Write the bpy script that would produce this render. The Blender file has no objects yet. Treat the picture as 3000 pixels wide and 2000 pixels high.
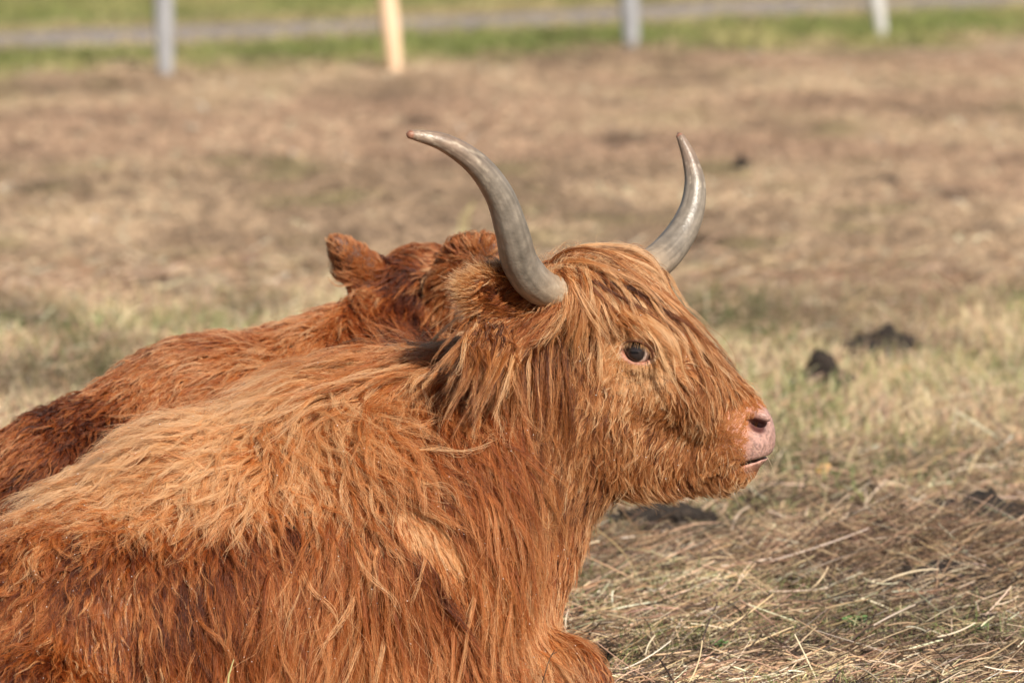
import bpy, bmesh, math, random
import numpy as np
from mathutils import Vector

# ------------------------------------------------------------------ camera, sky, sun, exposure
scene = bpy.context.scene
COL = scene.collection
CAM_H, FOCUS, FPX = 1.90, 10.0, 15000.0
PITCH = math.atan(1752.0 / FPX)
cam_d = bpy.data.cameras.new('camera')
cam_d.sensor_width = 36.0
cam_d.lens = 36.0 * FPX / 3000.0
cam_d.clip_start = 0.1
cam_d.clip_end = 2000.0
cam_d.dof.use_dof = True
cam_d.dof.focus_distance = 9.93
cam_d.dof.aperture_fstop = 3.9
cam_d.dof.aperture_blades = 9
cam = bpy.data.objects.new('camera', cam_d)
cam.location = (0, -FOCUS, CAM_H)
cam.rotation_euler = (math.pi / 2 - PITCH, 0, 0)
COL.objects.link(cam)
scene.camera = cam

SUN_AZ, SUN_EL = math.radians(26), math.radians(37)      # to the right of straight behind the camera
sun_to = Vector((math.sin(SUN_AZ) * math.cos(SUN_EL), -math.cos(SUN_AZ) * math.cos(SUN_EL), math.sin(SUN_EL)))
world = bpy.data.worlds.new('World')
scene.world = world
world.use_nodes = True
wn = world.node_tree
sky = wn.nodes.new('ShaderNodeTexSky')
sky.sky_type = 'NISHITA'
sky.sun_disc = False
sky.sun_elevation = SUN_EL
sky.sun_rotation = math.atan2(sun_to.x, sun_to.y)
wn.links.new(sky.outputs[0], wn.nodes['Background'].inputs[0])
wn.nodes['Background'].inputs[1].default_value = 0.05
sd = bpy.data.lights.new('sun', 'SUN')
sd.energy = 5.0
sd.angle = math.radians(0.53)
sd.color = (1.0, 0.93, 0.82)
sun = bpy.data.objects.new('sun', sd)
sun.rotation_euler = sun_to.to_track_quat('Z', 'Y').to_euler()
sun.location = (4, -8, 8)
COL.objects.link(sun)
vs = scene.view_settings
vs.view_transform = 'Standard'
vs.look = 'None'
vs.exposure = 0.43
vs.gamma = 1.0
vs.use_curve_mapping = False
scene.cycles.use_denoising = True
scene.cycles.max_bounces = 10
scene.cycles.transparent_max_bounces = 8

# ------------------------------------------------------------------ helpers
R = np.random.default_rng(7)
CP, SP = math.cos(PITCH), math.sin(PITCH)


def P(px, py, y):
    """a point of the place seen at photo pixel (px, py), at distance y behind the cow's eye plane"""
    a = (px - 1500.0) / FPX
    b = (1000.0 - py) / FPX
    t = (y + FOCUS) / (CP + b * SP)
    return np.array([a * t, y, CAM_H + t * (-SP + b * CP)])


def proj(p):
    v = p - np.array([0, -FOCUS, CAM_H])
    dep = v[..., 1] * CP - v[..., 2] * SP
    up = v[..., 1] * SP + v[..., 2] * CP
    return 1500 + FPX * v[..., 0] / dep, 1000 - FPX * up / dep


def ground_at(px, py):
    b = (1000.0 - py) / FPX
    t = -CAM_H / (-SP + b * CP)
    return np.array([(px - 1500) / FPX * t, -FOCUS + t * (CP + b * SP)])


def nrm(v):
    return v / np.maximum(np.linalg.norm(v, axis=-1, keepdims=True), 1e-9)


def _hash(ix, iy, seed):
    h = (ix.astype(np.int64) * 374761393 + iy.astype(np.int64) * 668265263 + seed * 144665) & 0xFFFFFFFF
    h = ((h ^ (h >> 13)) * 1274126177) & 0xFFFFFFFF
    return ((h ^ (h >> 16)) & 0xFFFF) / 65535.0


def vnoise(x, y, seed=0):
    ix, iy = np.floor(x), np.floor(y)
    fx, fy = x - ix, y - iy
    fx, fy = fx * fx * (3 - 2 * fx), fy * fy * (3 - 2 * fy)
    a, b = _hash(ix, iy, seed), _hash(ix + 1, iy, seed)
    c, d = _hash(ix, iy + 1, seed), _hash(ix + 1, iy + 1, seed)
    return (a * (1 - fx) + b * fx) * (1 - fy) + (c * (1 - fx) + d * fx) * fy


def fbm(x, y, seed=0, n=4):
    s, a, t = 0, 1.0, 0
    for k in range(n):
        s = s + a * vnoise(x * 2 ** k + 17.3 * k, y * 2 ** k + 9.1 * k, seed + k)
        t += a
        a *= 0.55
    return s / t


def sstep(a, b, x):
    t = np.clip((x - a) / (b - a), 0, 1)
    return t * t * (3 - 2 * t)


def tag(o, label=None, cat=None, group=None, kind=None):
    if label: o['label'] = label
    if cat: o['category'] = cat
    if group: o['group'] = group
    if kind: o['kind'] = kind
    return o


def empty(name, loc):
    o = bpy.data.objects.new(name, None)
    o.location = loc
    COL.objects.link(o)
    return o


def mesh_obj(name, verts, faces, mat, parent=None, smooth=True, colors=None, origin=None):
    """one mesh object; verts are world coordinates, origin moves the object's own origin"""
    me = bpy.data.meshes.new(name)
    verts = np.asarray(verts, dtype=np.float64)
    off = np.zeros(3)
    if parent is not None:
        off = np.array(parent['_w'])
    elif origin is not None:
        off = np.asarray(origin, dtype=np.float64)
    if isinstance(faces, np.ndarray):
        nf, k = faces.shape
        me.vertices.add(len(verts))
        me.vertices.foreach_set('co', (verts - off).astype(np.float32).ravel())
        me.loops.add(nf * k)
        me.loops.foreach_set('vertex_index', faces.astype(np.int32).ravel())
        me.polygons.add(nf)
        me.polygons.foreach_set('loop_start', np.arange(0, nf * k, k, dtype=np.int32))
        me.update(calc_edges=True)
    else:
        me.from_pydata([tuple(v) for v in verts - off], [], faces)
    me.validate()
    me.polygons.foreach_set('use_smooth', np.full(len(me.polygons), smooth))
    if colors is not None:
        at = me.attributes.new('tint', 'FLOAT_COLOR', 'POINT')
        c4 = np.ones((len(verts), 4), np.float32)
        c4[:, :3] = colors
        at.data.foreach_set('color', c4.ravel())
    me.materials.append(mat)
    o = bpy.data.objects.new(name, me)
    COL.objects.link(o)
    if parent is not None:
        o.parent = parent
    else:
        o.location = off
    o['_w'] = [float(c) for c in off]
    return o


def curves_obj(name, sets, mat, parent=None):
    """strands: list of (pts (N,K,3) world, radius (N,K), colour (N,K,3))"""
    cu = bpy.data.hair_curves.new(name)
    cu.add_curves(np.concatenate([np.full(p.shape[0], p.shape[1]) for p, _, _ in sets]).tolist())
    off = np.array(parent['_w']) if parent is not None else np.zeros(3)
    pts = np.concatenate([p.reshape(-1, 3) for p, _, _ in sets]) - off
    cu.attributes['position'].data.foreach_set('vector', pts.astype(np.float32).ravel())
    ra = cu.attributes.get('radius') or cu.attributes.new('radius', 'FLOAT', 'POINT')
    ra.data.foreach_set('value', np.concatenate([r.reshape(-1) for _, r, _ in sets]).astype(np.float32))
    ca = cu.attributes.new('tint', 'FLOAT_COLOR', 'POINT')
    c4 = np.ones((len(pts), 4), np.float32)
    c4[:, :3] = np.clip(np.concatenate([c.reshape(-1, 3) for _, _, c in sets]), .002, .95)
    ca.data.foreach_set('color', c4.ravel())
    cu.materials.append(mat)
    o = bpy.data.objects.new(name, cu)
    COL.objects.link(o)
    if parent is not None:
        o.parent = parent
    return o


# ------------------------------------------------------------------ materials
def new_mat(name):
    m = bpy.data.materials.new(name)
    m.use_nodes = True
    nt = m.node_tree
    return m, nt, nt.nodes['Principled BSDF']


def N(nt, kind, **kw):
    n = nt.nodes.new(kind)
    for k, v in kw.items():
        setattr(n, k, v)
    return n


def hair_mat(name, rough=0.35, radial=0.45):
    m = bpy.data.materials.new(name)
    m.use_nodes = True
    nt = m.node_tree
    nt.nodes.clear()
    out = N(nt, 'ShaderNodeOutputMaterial')
    h = N(nt, 'ShaderNodeBsdfHairPrincipled')
    h.parametrization = 'COLOR'
    h.inputs['Roughness'].default_value = rough
    h.inputs['Radial Roughness'].default_value = radial
    h.inputs['Random Roughness'].default_value = 0.2
    at = N(nt, 'ShaderNodeAttribute', attribute_name='tint')
    nt.links.new(at.outputs['Color'], h.inputs['Color'])
    d = N(nt, 'ShaderNodeBsdfDiffuse')
    nt.links.new(at.outputs['Color'], d.inputs['Color'])
    mx = N(nt, 'ShaderNodeMixShader')
    mx.inputs[0].default_value = .48
    nt.links.new(h.outputs[0], mx.inputs[1])
    nt.links.new(d.outputs[0], mx.inputs[2])
    nt.links.new(mx.outputs[0], out.inputs[0])
    return m


def blade_mat(name, rough=0.55, trans=0.0):
    m, nt, b = new_mat(name)
    at = N(nt, 'ShaderNodeAttribute', attribute_name='tint')
    nt.links.new(at.outputs['Color'], b.inputs['Base Color'])
    b.inputs['Roughness'].default_value = rough
    b.inputs['Specular IOR Level'].default_value = 0.35
    return m


def noise_mat(name, stops, scale=8.0, detail=6.0, rough=0.85, bump=0.4, bump_scale=60.0, stretch=(1, 1, 1), dist=0.01):
    m, nt, b = new_mat(name)
    tc = N(nt, 'ShaderNodeTexCoord')
    mp = N(nt, 'ShaderNodeMapping')
    mp.inputs['Scale'].default_value = stretch
    nt.links.new(tc.outputs['Object'], mp.inputs[0])
    nz = N(nt, 'ShaderNodeTexNoise')
    nz.inputs['Scale'].default_value = scale
    nz.inputs['Detail'].default_value = detail
    nz.inputs['Roughness'].default_value = 0.65
    nt.links.new(mp.outputs[0], nz.inputs[0])
    cr = N(nt, 'ShaderNodeValToRGB')
    e = cr.color_ramp.elements
    while len(e) < len(stops):
        e.new(0.5)
    for el, (p, c) in zip(e, stops):
        el.position = p
        el.color = (*c, 1)
    nt.links.new(nz.outputs['Fac'], cr.inputs[0])
    nt.links.new(cr.outputs[0], b.inputs['Base Color'])
    b.inputs['Roughness'].default_value = rough
    n2 = N(nt, 'ShaderNodeTexNoise')
    n2.inputs['Scale'].default_value = bump_scale
    n2.inputs['Detail'].default_value = 5
    nt.links.new(mp.outputs[0], n2.inputs[0])
    bp = N(nt, 'ShaderNodeBump')
    bp.inputs['Strength'].default_value = bump
    bp.inputs['Distance'].default_value = dist
    nt.links.new(n2.outputs['Fac'], bp.inputs['Height'])
    nt.links.new(bp.outputs[0], b.inputs['Normal'])
    return m


def tint_mat(name, rough=0.5, bump=0.3, bscale=400, dist=0.002, var=0.25, vscale=60, stretch=None, spec=0.5, sss=0.0):
    """base colour from the vertex tint, broken up by noise, fine relief"""
    m, nt, b = new_mat(name)
    at = N(nt, 'ShaderNodeAttribute', attribute_name='tint')
    tc = N(nt, 'ShaderNodeTexCoord')
    nz = N(nt, 'ShaderNodeTexNoise')
    nz.inputs['Scale'].default_value = vscale
    nz.inputs['Detail'].default_value = 6
    nt.links.new(tc.outputs['Object'], nz.inputs[0])
    mr = N(nt, 'ShaderNodeMapRange')
    mr.inputs['From Min'].default_value = 0.3
    mr.inputs['From Max'].default_value = 0.7
    mr.inputs['To Min'].default_value = 1 - var
    mr.inputs['To Max'].default_value = 1 + var
    nt.links.new(nz.outputs['Fac'], mr.inputs[0])
    mx = N(nt, 'ShaderNodeVectorMath', operation='SCALE')
    nt.links.new(at.outputs['Color'], mx.inputs[0])
    nt.links.new(mr.outputs[0], mx.inputs['Scale'])
    nt.links.new(mx.outputs[0], b.inputs['Base Color'])
    b.inputs['Roughness'].default_value = rough
    b.inputs['Specular IOR Level'].default_value = spec
    if sss > 0:
        b.inputs['Subsurface Weight'].default_value = sss
        b.inputs['Subsurface Radius'].default_value = (0.01, 0.004, 0.002)
        b.inputs['Subsurface Scale'].default_value = 0.5
    vo = N(nt, 'ShaderNodeTexNoise')
    vo.inputs['Scale'].default_value = bscale
    vo.inputs['Detail'].default_value = 4
    nt.links.new(tc.outputs['Object'], vo.inputs[0])
    bp = N(nt, 'ShaderNodeBump')
    bp.inputs['Strength'].default_value = bump
    bp.inputs['Distance'].default_value = dist
    nt.links.new(vo.outputs['Fac'], bp.inputs['Height'])
    nt.links.new(bp.outputs[0], b.inputs['Normal'])
    return m


M_hair = hair_mat('cow_hair', 0.38, 0.5)
M_hair2 = hair_mat('calf_hair', 0.4, 0.5)
M_skin = tint_mat('cow_skin', rough=0.46, bump=0.7, bscale=330, dist=0.003, var=0.16, vscale=90, sss=0.15)
M_blade = blade_mat('grass_blades', 0.5)
M_straw = blade_mat('straw_stalks', 0.45)

# ------------------------------------------------------------------ the meadow
def ground_h(x, y):
    h = (fbm(x * 0.9, y * 0.9, 3, 3) - 0.5) * 0.05 + (fbm(x * 6, y * 6, 11, 3) - 0.5) * 0.03
    return h * sstep(-6, 8, y + 14) - 0.01


def edge_y(x):          # edge of the brown meadow, just behind the fence
    return 19.9 + 0.62 * (x + 2.0) + 0.25 * np.sin(x * 2.1)


def path_y(x):          # middle of the path
    return 22.9 + 0.80 * (x + 3.2)


def ground_tint(x, y):
    """the meadow's own colours: mown brown thatch, green patches, bare soil"""
    n1 = fbm(x * 1.3, y * 0.75, 21, 4)
    n2 = fbm(x * 3.1 + 5, y * 2.1, 31, 4)
    n3 = fbm(x * 0.55 + 9, y * 0.42, 41, 3)
    brown = np.array([0.268, 0.186, 0.122])
    tan = np.array([0.43, 0.308, 0.203])
    pink = np.array([0.345, 0.222, 0.152])
    green = np.array([0.18, 0.165, 0.07])
    soil = np.array([0.075, 0.05, 0.035])
    c = brown + (tan - brown) * sstep(.35, .65, n1)[..., None]
    c = c + (pink - c) * (sstep(.5, .7, n3) * .6)[..., None]
    c = c + (green - c) * (sstep(.56, .74, n2) * .55 * sstep(.3, .55, 1 - n3))[..., None]
    c = c + (soil - c) * (sstep(.64, .78, fbm(x * 4.3, y * 2.6 + 4, 51, 3)) * .75)[..., None]
    beyond = sstep(-.5, .6, y - edge_y(x) + (n2 - .5) * 2.0)
    g2 = np.array([0.15, 0.17, 0.05]) + (np.array([0.27, 0.24, 0.10]) - np.array([0.15, 0.17, 0.05])) * sstep(.4, .65, n1)[..., None]
    verge = np.exp(-((y - path_y(x) + 1.0) / 0.5) ** 2) + .8 * np.exp(-((y - path_y(x) - 1.1) / 0.55) ** 2)
    g2 = g2 + (tan - g2) * np.clip(verge * (.4 + .8 * n2), 0, 1)[..., None] * .8
    c = c + (g2 - c) * beyond[..., None]
    return c


def axis(segs):
    out = []
    for a, b, n in segs:
        out += list(np.linspace(a, b, n, endpoint=False))
    out.append(segs[-1][1])
    return np.array(out)


gx = axis([(-500, -30, 24), (-30, -6, 40), (-6, 6, 240), (6, 30, 40), (30, 500, 24)])
gy = axis([(-60, -4, 30), (-4, 0, 40), (0, 5, 130), (5, 26, 260), (26, 60, 60), (60, 1200, 40)])
GX, GY = np.meshgrid(gx, gy)
GZ = ground_h(GX, GY)
gv = np.stack([GX.ravel(), GY.ravel(), GZ.ravel()], 1)
nx_, ny_ = len(gx), len(gy)
ii = np.arange(nx_ * ny_).reshape(ny_, nx_)
gf = np.stack([ii[:-1, :-1].ravel(), ii[:-1, 1:].ravel(), ii[1:, 1:].ravel(), ii[1:, :-1].ravel()], 1)
M_ground = tint_mat('meadow_ground', rough=0.95, bump=0.8, bscale=35, dist=0.03, var=0.35, vscale=9, spec=0.1)
gcol = ground_tint(gv[:, 0], gv[:, 1])
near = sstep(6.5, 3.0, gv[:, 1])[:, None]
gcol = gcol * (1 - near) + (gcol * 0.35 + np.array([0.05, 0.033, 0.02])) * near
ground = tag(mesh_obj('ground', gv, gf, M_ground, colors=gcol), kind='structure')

# path: a trodden grey strip behind the fence
xs = np.linspace(-40, 60, 300)
pv, pf = [], []
for i, x in enumerate(xs):
    wob = 0.12 * math.sin(x * 1.3) + 0.08 * math.sin(x * 3.7)
    for j, o in enumerate(np.linspace(-.68, .68, 6)):
        yy = path_y(x) + o * 1.25 + wob * (1 if j in (0, 5) else .4)
        pv.append((x, yy, float(ground_h(np.array(x), np.array(yy))) + 0.03 - (0.03 if j in (0, 5) else 0)))
for i in range(len(xs) - 1):
    for j in range(5):
        a = i * 6 + j
        pf.append((a, a + 6, a + 7, a + 1))
M_path = noise_mat('path_gravel', [(0.3, (0.20, 0.165, 0.15)), (0.55, (0.30, 0.255, 0.235)), (0.75, (0.36, 0.30, 0.26))], scale=5, bump=.5, bump_scale=40)
tag(mesh_obj('path', pv, [tuple(f[::-1]) for f in pf], M_path), kind='structure')


def in_body(x, y):
    """footprints of the lying animals"""
    a = ((x + .45) / 1.05) ** 2 + ((y + .12) / .36) ** 2 < 1
    b = ((x + .55) / .75) ** 2 + ((y - .78 - .25 * (x + .5)) / .26) ** 2 < 1
    return a | b


def scatter(n, y0, y1, margin=1.3):
    y = y0 + (y1 - y0) * R.random(n)
    keep = R.random(n) < (y + FOCUS) / (y1 + FOCUS)
    y = y[keep]
    x = (R.random(len(y)) * 2 - 1) * (y + FOCUS) * 0.1 * margin
    k = ~in_body(x, y)
    return x[k], y[k]


def pick(cols, w, n, jit=.18):
    cols = np.array(cols)
    c = cols[R.choice(len(cols), n, p=np.array(w) / sum(w))]
    return np.clip(c * (1 + jit * R.standard_normal((n, 1))) * (1 + .06 * R.standard_normal((n, 3))), .004, .9)


def blades(name, x, y, h, lean, rad, col, mat, K=4, label=None, cat=None):
    n = len(x)
    az = R.random(n) * 2 * math.pi
    d = np.stack([np.cos(az), np.sin(az)], 1)
    t = np.linspace(0, 1, K)
    p = np.zeros((n, K, 3))
    l = lean[:, None] * (t[None] ** 1.6) * h[:, None]
    p[..., 0] = x[:, None] + d[:, :1] * l
    p[..., 1] = y[:, None] + d[:, 1:] * l
    z0 = ground_h(x, y)
    p[..., 2] = z0[:, None] - .004 + h[:, None] * (t[None] - .25 * np.clip(lean, 0, 2)[:, None] * t[None] ** 2.5)
    r = rad[:, None] * (1 - .8 * t[None] ** 1.5)
    cc = col[:, None, :] * (0.75 + .35 * t[None, :, None])
    o = curves_obj(name, [(p, r, cc)], mat)
    tag(o, label, cat, kind='stuff')
    return o


def straw(name, x, y, L, z_hi, rad, col, mat, az_bias=0.0, K=5, label=None, cat=None):
    n = len(x)
    az = R.random(n) * 2 * math.pi
    if az_bias > 0:
        k = R.random(n) < az_bias
        az[k] = R.normal(0, .45, k.sum())
    d = np.stack([np.cos(az), np.sin(az)], 1)
    tilt = np.abs(R.normal(0, .27, n))
    t = np.linspace(-.5, .5, K)
    bend = R.standard_t(2.2, n).clip(-2.5, 2.5) * .03 * L
    perp = np.stack([-d[:, 1], d[:, 0]], 1)
    p = np.zeros((n, K, 3))
    s = t[None] * L[:, None]
    b = bend[:, None] * (1 - 4 * t[None] ** 2)
    p[..., 0] = x[:, None] + d[:, :1] * s + perp[:, :1] * b
    p[..., 1] = y[:, None] + d[:, 1:] * s + perp[:, 1:] * b
    zb = ground_h(x, y) + z_hi
    p[..., 2] = zb[:, None] + (t[None] + .5) * (L * tilt)[:, None] + (R.normal(0, .05, n) * L)[:, None] * (1 - 4 * t[None] ** 2)
    r = rad[:, None] * (1 - .25 * np.abs(t[None]) * 2)
    o = curves_obj(name, [(p, r, np.repeat(col[:, None, :], K, 1))], mat)
    tag(o, label, cat, kind='stuff')
    return o


STRAW = [(.60, .44, .28), (.45, .30, .18), (.28, .175, .105), (.15, .092, .058), (.06, .04, .03), (.72, .60, .44)]
GREEN = [(.19, .22, .075), (.28, .29, .12), (.12, .145, .05)]
DRY = [(.56, .43, .26), (.44, .32, .19), (.64, .51, .33)]

def heap(x, y):          # raked heaps of darker straw at the right and the left
    g = ground_at(2700, 1660)
    e = np.exp(-(((x - g[0]) / .38) ** 2 + ((y - g[1]) / .30) ** 2))
    g2 = ground_at(2250, 1830)
    e2 = .5 * np.exp(-(((x - g2[0]) / .5) ** 2 + ((y - g2[1]) / .18) ** 2))
    return e + e2

# near: mat of straw
x, y = scatter(100000, -.6, 4.6)
hp_ = heap(x, y)
L = np.clip(R.lognormal(-2.85, .5, len(x)), .02, .2)
c = pick(STRAW, [2.0, 2.2, 2.4, 2.6, 2.2, .9], len(x))
c *= (1 - .45 * np.clip(hp_, 0, 1))[:, None] * (.55 + .8 * sstep(.36, .62, fbm(x * 2.6, y * 3.4, 66, 3)))[:, None]
straw('straw_litter', x, y, L, R.random(len(x)) ** 1.6 * .035 + hp_ * R.random(len(x)) * .075, (.0005 + .0012 * R.random(len(x)) ** 2.5), c, M_straw, .45)
x, y = scatter(1500, -.6, 4.6)
straw('loose_straw', x, y, R.uniform(.04, .16, len(x)), R.uniform(.02, .05, len(x)), R.uniform(.0010, .0021, len(x)), pick([STRAW[0], STRAW[5], STRAW[1], STRAW[4]], [2, 2, 1, 1], len(x)), M_straw, .35)
x, y = scatter(40000, -.6, 4.0)
k = fbm(x * 2.2, y * 2.2, 77, 3) > .43
x, y = x[k], y[k]
blades('short_grass', x, y, R.uniform(.025, .075, len(x)), R.uniform(.1, 1.0, len(x)), R.uniform(.0008, .0019, len(x)), pick(GREEN + DRY, [2.2, 2, 1, 1, 1, .5], len(x)), M_blade)
# dark fine litter piled in the heap at the right
g_ = ground_at(2720, 1660)
hx, hy = g_[0] + R.normal(0, .30, 12000), g_[1] + R.normal(0, .20, 12000)
hk = ~in_body(hx, hy)
hx, hy = hx[hk], hy[hk]
straw('straw_heap', hx, hy, np.clip(R.lognormal(-2.5, .45, len(hx)), .03, .24), heap(hx, hy) * R.random(len(hx)) * .13, .0004 + .0008 * R.random(len(hx)) ** 2, pick(STRAW, [1, 1.8, 2.4, 3, 2.4, .4], len(hx)), M_straw, .2)
# middle: upright stubble, pale and green
x, y = scatter(62000, 2.6, 7.6)
k = R.random(len(x)) < sstep(2.2, 4.2, y) * (.35 + .9 * fbm(x * 1.7, y * 1.2, 88, 3)) * sstep(8.6, 6.2, y + (fbm(x * .8, y * .8, 5, 2) - .5) * 2.5)
x, y = x[k], y[k]
gsel = fbm(x * 1.6 + 3, y * 1.1, 99, 3)[:, None]
cg, cd = pick(GREEN, [1.2, 2, .6], len(x)), pick(DRY + [STRAW[0], STRAW[2]], [2, 2, 2, 1, 1], len(x))
mixk = R.random((len(x), 1)) < sstep(.45, .70, gsel) * .62 + .06
blades('stubble_grass', x, y, R.uniform(.035, .11, len(x)), R.uniform(.05, .7, len(x)), R.uniform(.0014, .0030, len(x)), np.where(mixk, cg, cd) * (.40 + .75 * sstep(.34, .58, fbm(x * 2.4 + 2, y * 1.5, 123, 3)))[:, None], M_blade)
x, y = scatter(12000, 3.0, 9.0)
straw('stubble_straw', x, y, R.uniform(.04, .15, len(x)), R.uniform(0, .04, len(x)), R.uniform(.0009, .0018, len(x)), pick(STRAW, [2, 2.4, 2.2, 1.6, 1.0, 1], len(x)), M_straw, .3)
# far: mown thatch, blurred
x, y = scatter(95000, 6.2, 21.5)
tc_ = ground_tint(x, y)
blades('mown_thatch', x, y, R.uniform(.02, .06, len(x)), R.uniform(.5, 2.2, len(x)), R.uniform(.002, .0042, len(x)), np.clip(tc_ * R.lognormal(.10, .42, (len(x), 1)), .01, .8), M_blade)
# beyond the fence: green sward
x, y = scatter(80000, 17.5, 40)
k = (y > edge_y(x) - .2) & (np.abs(y - path_y(x)) > .85)
x, y = x[k], y[k]
tc_ = ground_tint(x, y)
blades('green_sward', x, y, R.uniform(.04, .11, len(x)), R.uniform(.2, 1.4, len(x)), R.uniform(.003, .006, len(x)), np.clip(tc_ * R.lognormal(.1, .4, (len(x), 1)), .01, .8), M_blade)

# ------------------------------------------------------------------ fence posts
def fence_post(px, py, wpx, lean_x, taper, mat, label, square):
    gxy = ground_at(px, py)
    d = gxy[1] + FOCUS
    w = wpx / FPX * d / 2
    z0 = float(ground_h(*[np.array(v) for v in gxy])) - .05
    Hh, n, rings = 1.28, 20, 22
    v, f = [], []
    rng = np.random.default_rng(int(px))
    for i in range(rings):
        t = i / (rings - 1)
        z = t * Hh
        r = w * (1 - taper * sstep(.25, 0, np.array(t))) * (1 - .05 * t)
        if i == rings - 1:
            r *= .93
        for k in range(n):
            a = 2 * math.pi * k / n
            q = 1.0
            if square:
                q = 1 / max(abs(math.cos(a + .5)), abs(math.sin(a + .5))) ** .8
            rr = r * q * (1 + .02 * math.sin(5 * a + px) + .012 * rng.standard_normal())
            v.append((gxy[0] + rr * math.cos(a) + lean_x * z, gxy[1] + rr * math.sin(a), z0 + z))
    for i in range(rings - 1):
        for k in range(n):
            f.append((i * n + k, i * n + (k + 1) % n, (i + 1) * n + (k + 1) % n, (i + 1) * n + k))
    f.append(tuple((rings - 1) * n + k for k in range(n)))
    o = mesh_obj('fence_post', v, f, mat, origin=(gxy[0], gxy[1], z0))
    tag(o, label, 'fence post', 'posts along the far fence')


M_wgrey = noise_mat('weathered_wood', [(.3, (.20, .20, .21)), (.5, (.36, .355, .37)), (.72, (.50, .49, .49))], scale=9, stretch=(6, 6, .5), bump=.6, bump_scale=30)
M_wpale = noise_mat('pale_weathered_wood', [(.3, (.38, .36, .34)), (.5, (.56, .54, .52)), (.72, (.68, .66, .63))], scale=9, stretch=(6, 6, .5), bump=.6, bump_scale=30)
M_wnew = noise_mat('fresh_peeled_wood', [(.3, (.66, .43, .26)), (.5, (.80, .56, .37)), (.72, (.86, .65, .46))], scale=7, stretch=(6, 6, .5), bump=.4, bump_scale=30)
fence_post(485, 215, 46, -.018, .25, M_wgrey, 'weathered grey wooden post, leftmost of the far fence', True)
fence_post(1160, 203, 56, -.10, .32, M_wnew, 'fresh pale orange peeled wooden stake in the far fence', False)
fence_post(1852, 138, 46, -.05, .2, M_wgrey, 'weathered grey wooden post above the far horn tip', True)
fence_post(2588, 112, 44, -.15, .25, M_wpale, 'whitish weathered wooden post leaning left, rightmost of the far fence', False)

# ------------------------------------------------------------------ clods and bits lying on the meadow
M_clod = noise_mat('dark_earth', [(.3, (.012, .009, .007)), (.55, (.035, .024, .018)), (.8, (.075, .052, .038))], scale=30, bump=1.0, bump_scale=70, rough=.95, dist=.02)


def clod(px, py, w, h, dpt, seed, label, peak=0.0):
    g = ground_at(px, py)
    bm = bmesh.new()
    bmesh.ops.create_icosphere(bm, subdivisions=4, radius=1)
    co = np.array([v.co[:] for v in bm.verts])
    nz = fbm(co[:, 0] * 2.2 + seed, co[:, 1] * 2.2 + co[:, 2] * 2.9, seed, 4)
    n2 = fbm(co[:, 0] * 7 + seed, co[:, 1] * 7 + co[:, 2] * 6, seed + 5, 3)
    co = co * (1 + 1.3 * (nz - .5) + .9 * (n2 - .5))[:, None]
    pk = 1 + peak * np.exp(-((co[:, 0] + .1) ** 2 + co[:, 1] ** 2) / .12)
    co[:, 2] = np.where(co[:, 2] > 0, co[:, 2] * pk, co[:, 2] * .4)
    z0 = float(ground_h(np.array(g[0]), np.array(g[1])))
    v = co * np.array([w * 1.35, dpt, h * 1.5]) + np.array([g[0], g[1], z0])
    f = [tuple(q.index for q in fc.verts) for fc in bm.faces]
    bm.free()
    o = mesh_obj('earth_clod', v, f, M_clod, origin=(g[0], g[1], z0))
    tag(o, label, 'earth clod', 'clods of dark earth on the meadow')


clod(2418, 1150, .070, .050, .07, 3, 'dark pointed earth clod right of the nose, nearest to it', .7)
clod(2540, 1064, .060, .046, .06, 5, 'flat dark clod in stubble, left half of the pair above the pointed clod', .2)
clod(2618, 1048, .068, .050, .06, 8, 'taller dark clod behind leaning stubble, right of the pair above the pointed clod', .5)
clod(1940, 1560, .12, .045, .09, 12, 'low dark clod on the straw below the cow\'s jaw', .1)
clod(2760, 1600, .11, .065, .10, 15, 'dark clod in the straw heap at right, left of two', .2)
clod(2890, 1592, .13, .07, .10, 18, 'dark clod at the right frame edge on the straw heap', .1)
clod(2590, 1655, .12, .045, .09, 21, 'flattened dark clod at the left end of the straw heap', .0)
clod(2230, 1090, .06, .02, .08, 24, 'low crumbly dark clod just behind the cow\'s nose bridge', .0)
clod(2170, 490, .035, .04, .05, 27, 'small blurred dark clod alone right of the far horn', .2)
clod(2600, 535, .10, .016, .10, 30, 'blurred dark clod low in the far meadow at right', .1)
clod(90, 1225, .10, .025, .10, 36, 'dark clod in the grass at the left frame edge', .0)

clod(2330, 1095, .045, .018, .07, 42, 'small flat dark clod between the nose and the pointed clod', .0)
clod(2905, 1270, .12, .022, .14, 45, 'broad low dark clod in the stubble at the right frame edge', .0)
clod(2660, 1720, .20, .030, .12, 48, 'broad matted dark clod in the middle of the straw heap', .0)
clod(60, 960, .13, .02, .16, 51, 'blurred flat dark clod in the grass left of the calf', .0)

M_leaf = noise_mat('dry_yellow_leaf', [(.3, (.45, .25, .08)), (.6, (.62, .38, .15)), (.8, (.7, .48, .25))], scale=20, rough=.6, bump=.3)
M_clover = noise_mat('clover_green', [(.3, (.09, .19, .05)), (.6, (.15, .27, .09)), (.8, (.22, .33, .14))], scale=30, rough=.5, bump=.3)


def leaf_verts(c, ax, up, L, W, curlz):
    side = nrm(np.cross(up, ax))
    v, f = [], []
    n = 8
    for i in range(n + 1):
        t = i / n
        w = W * math.sin(math.pi * min(1, t * .93 + .04)) ** .8
        for s, dz in ((-1, 1), (0, 0), (1, 1)):
            v.append(c + ax * (t * L) + side * (s * w) + up * (.25 * W * dz + curlz * t * t) )
    for i in range(n):
        for j in range(2):
            a = i * 3 + j
            f.append((a, a + 1, a + 4, a + 3))
    return v, f


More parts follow.
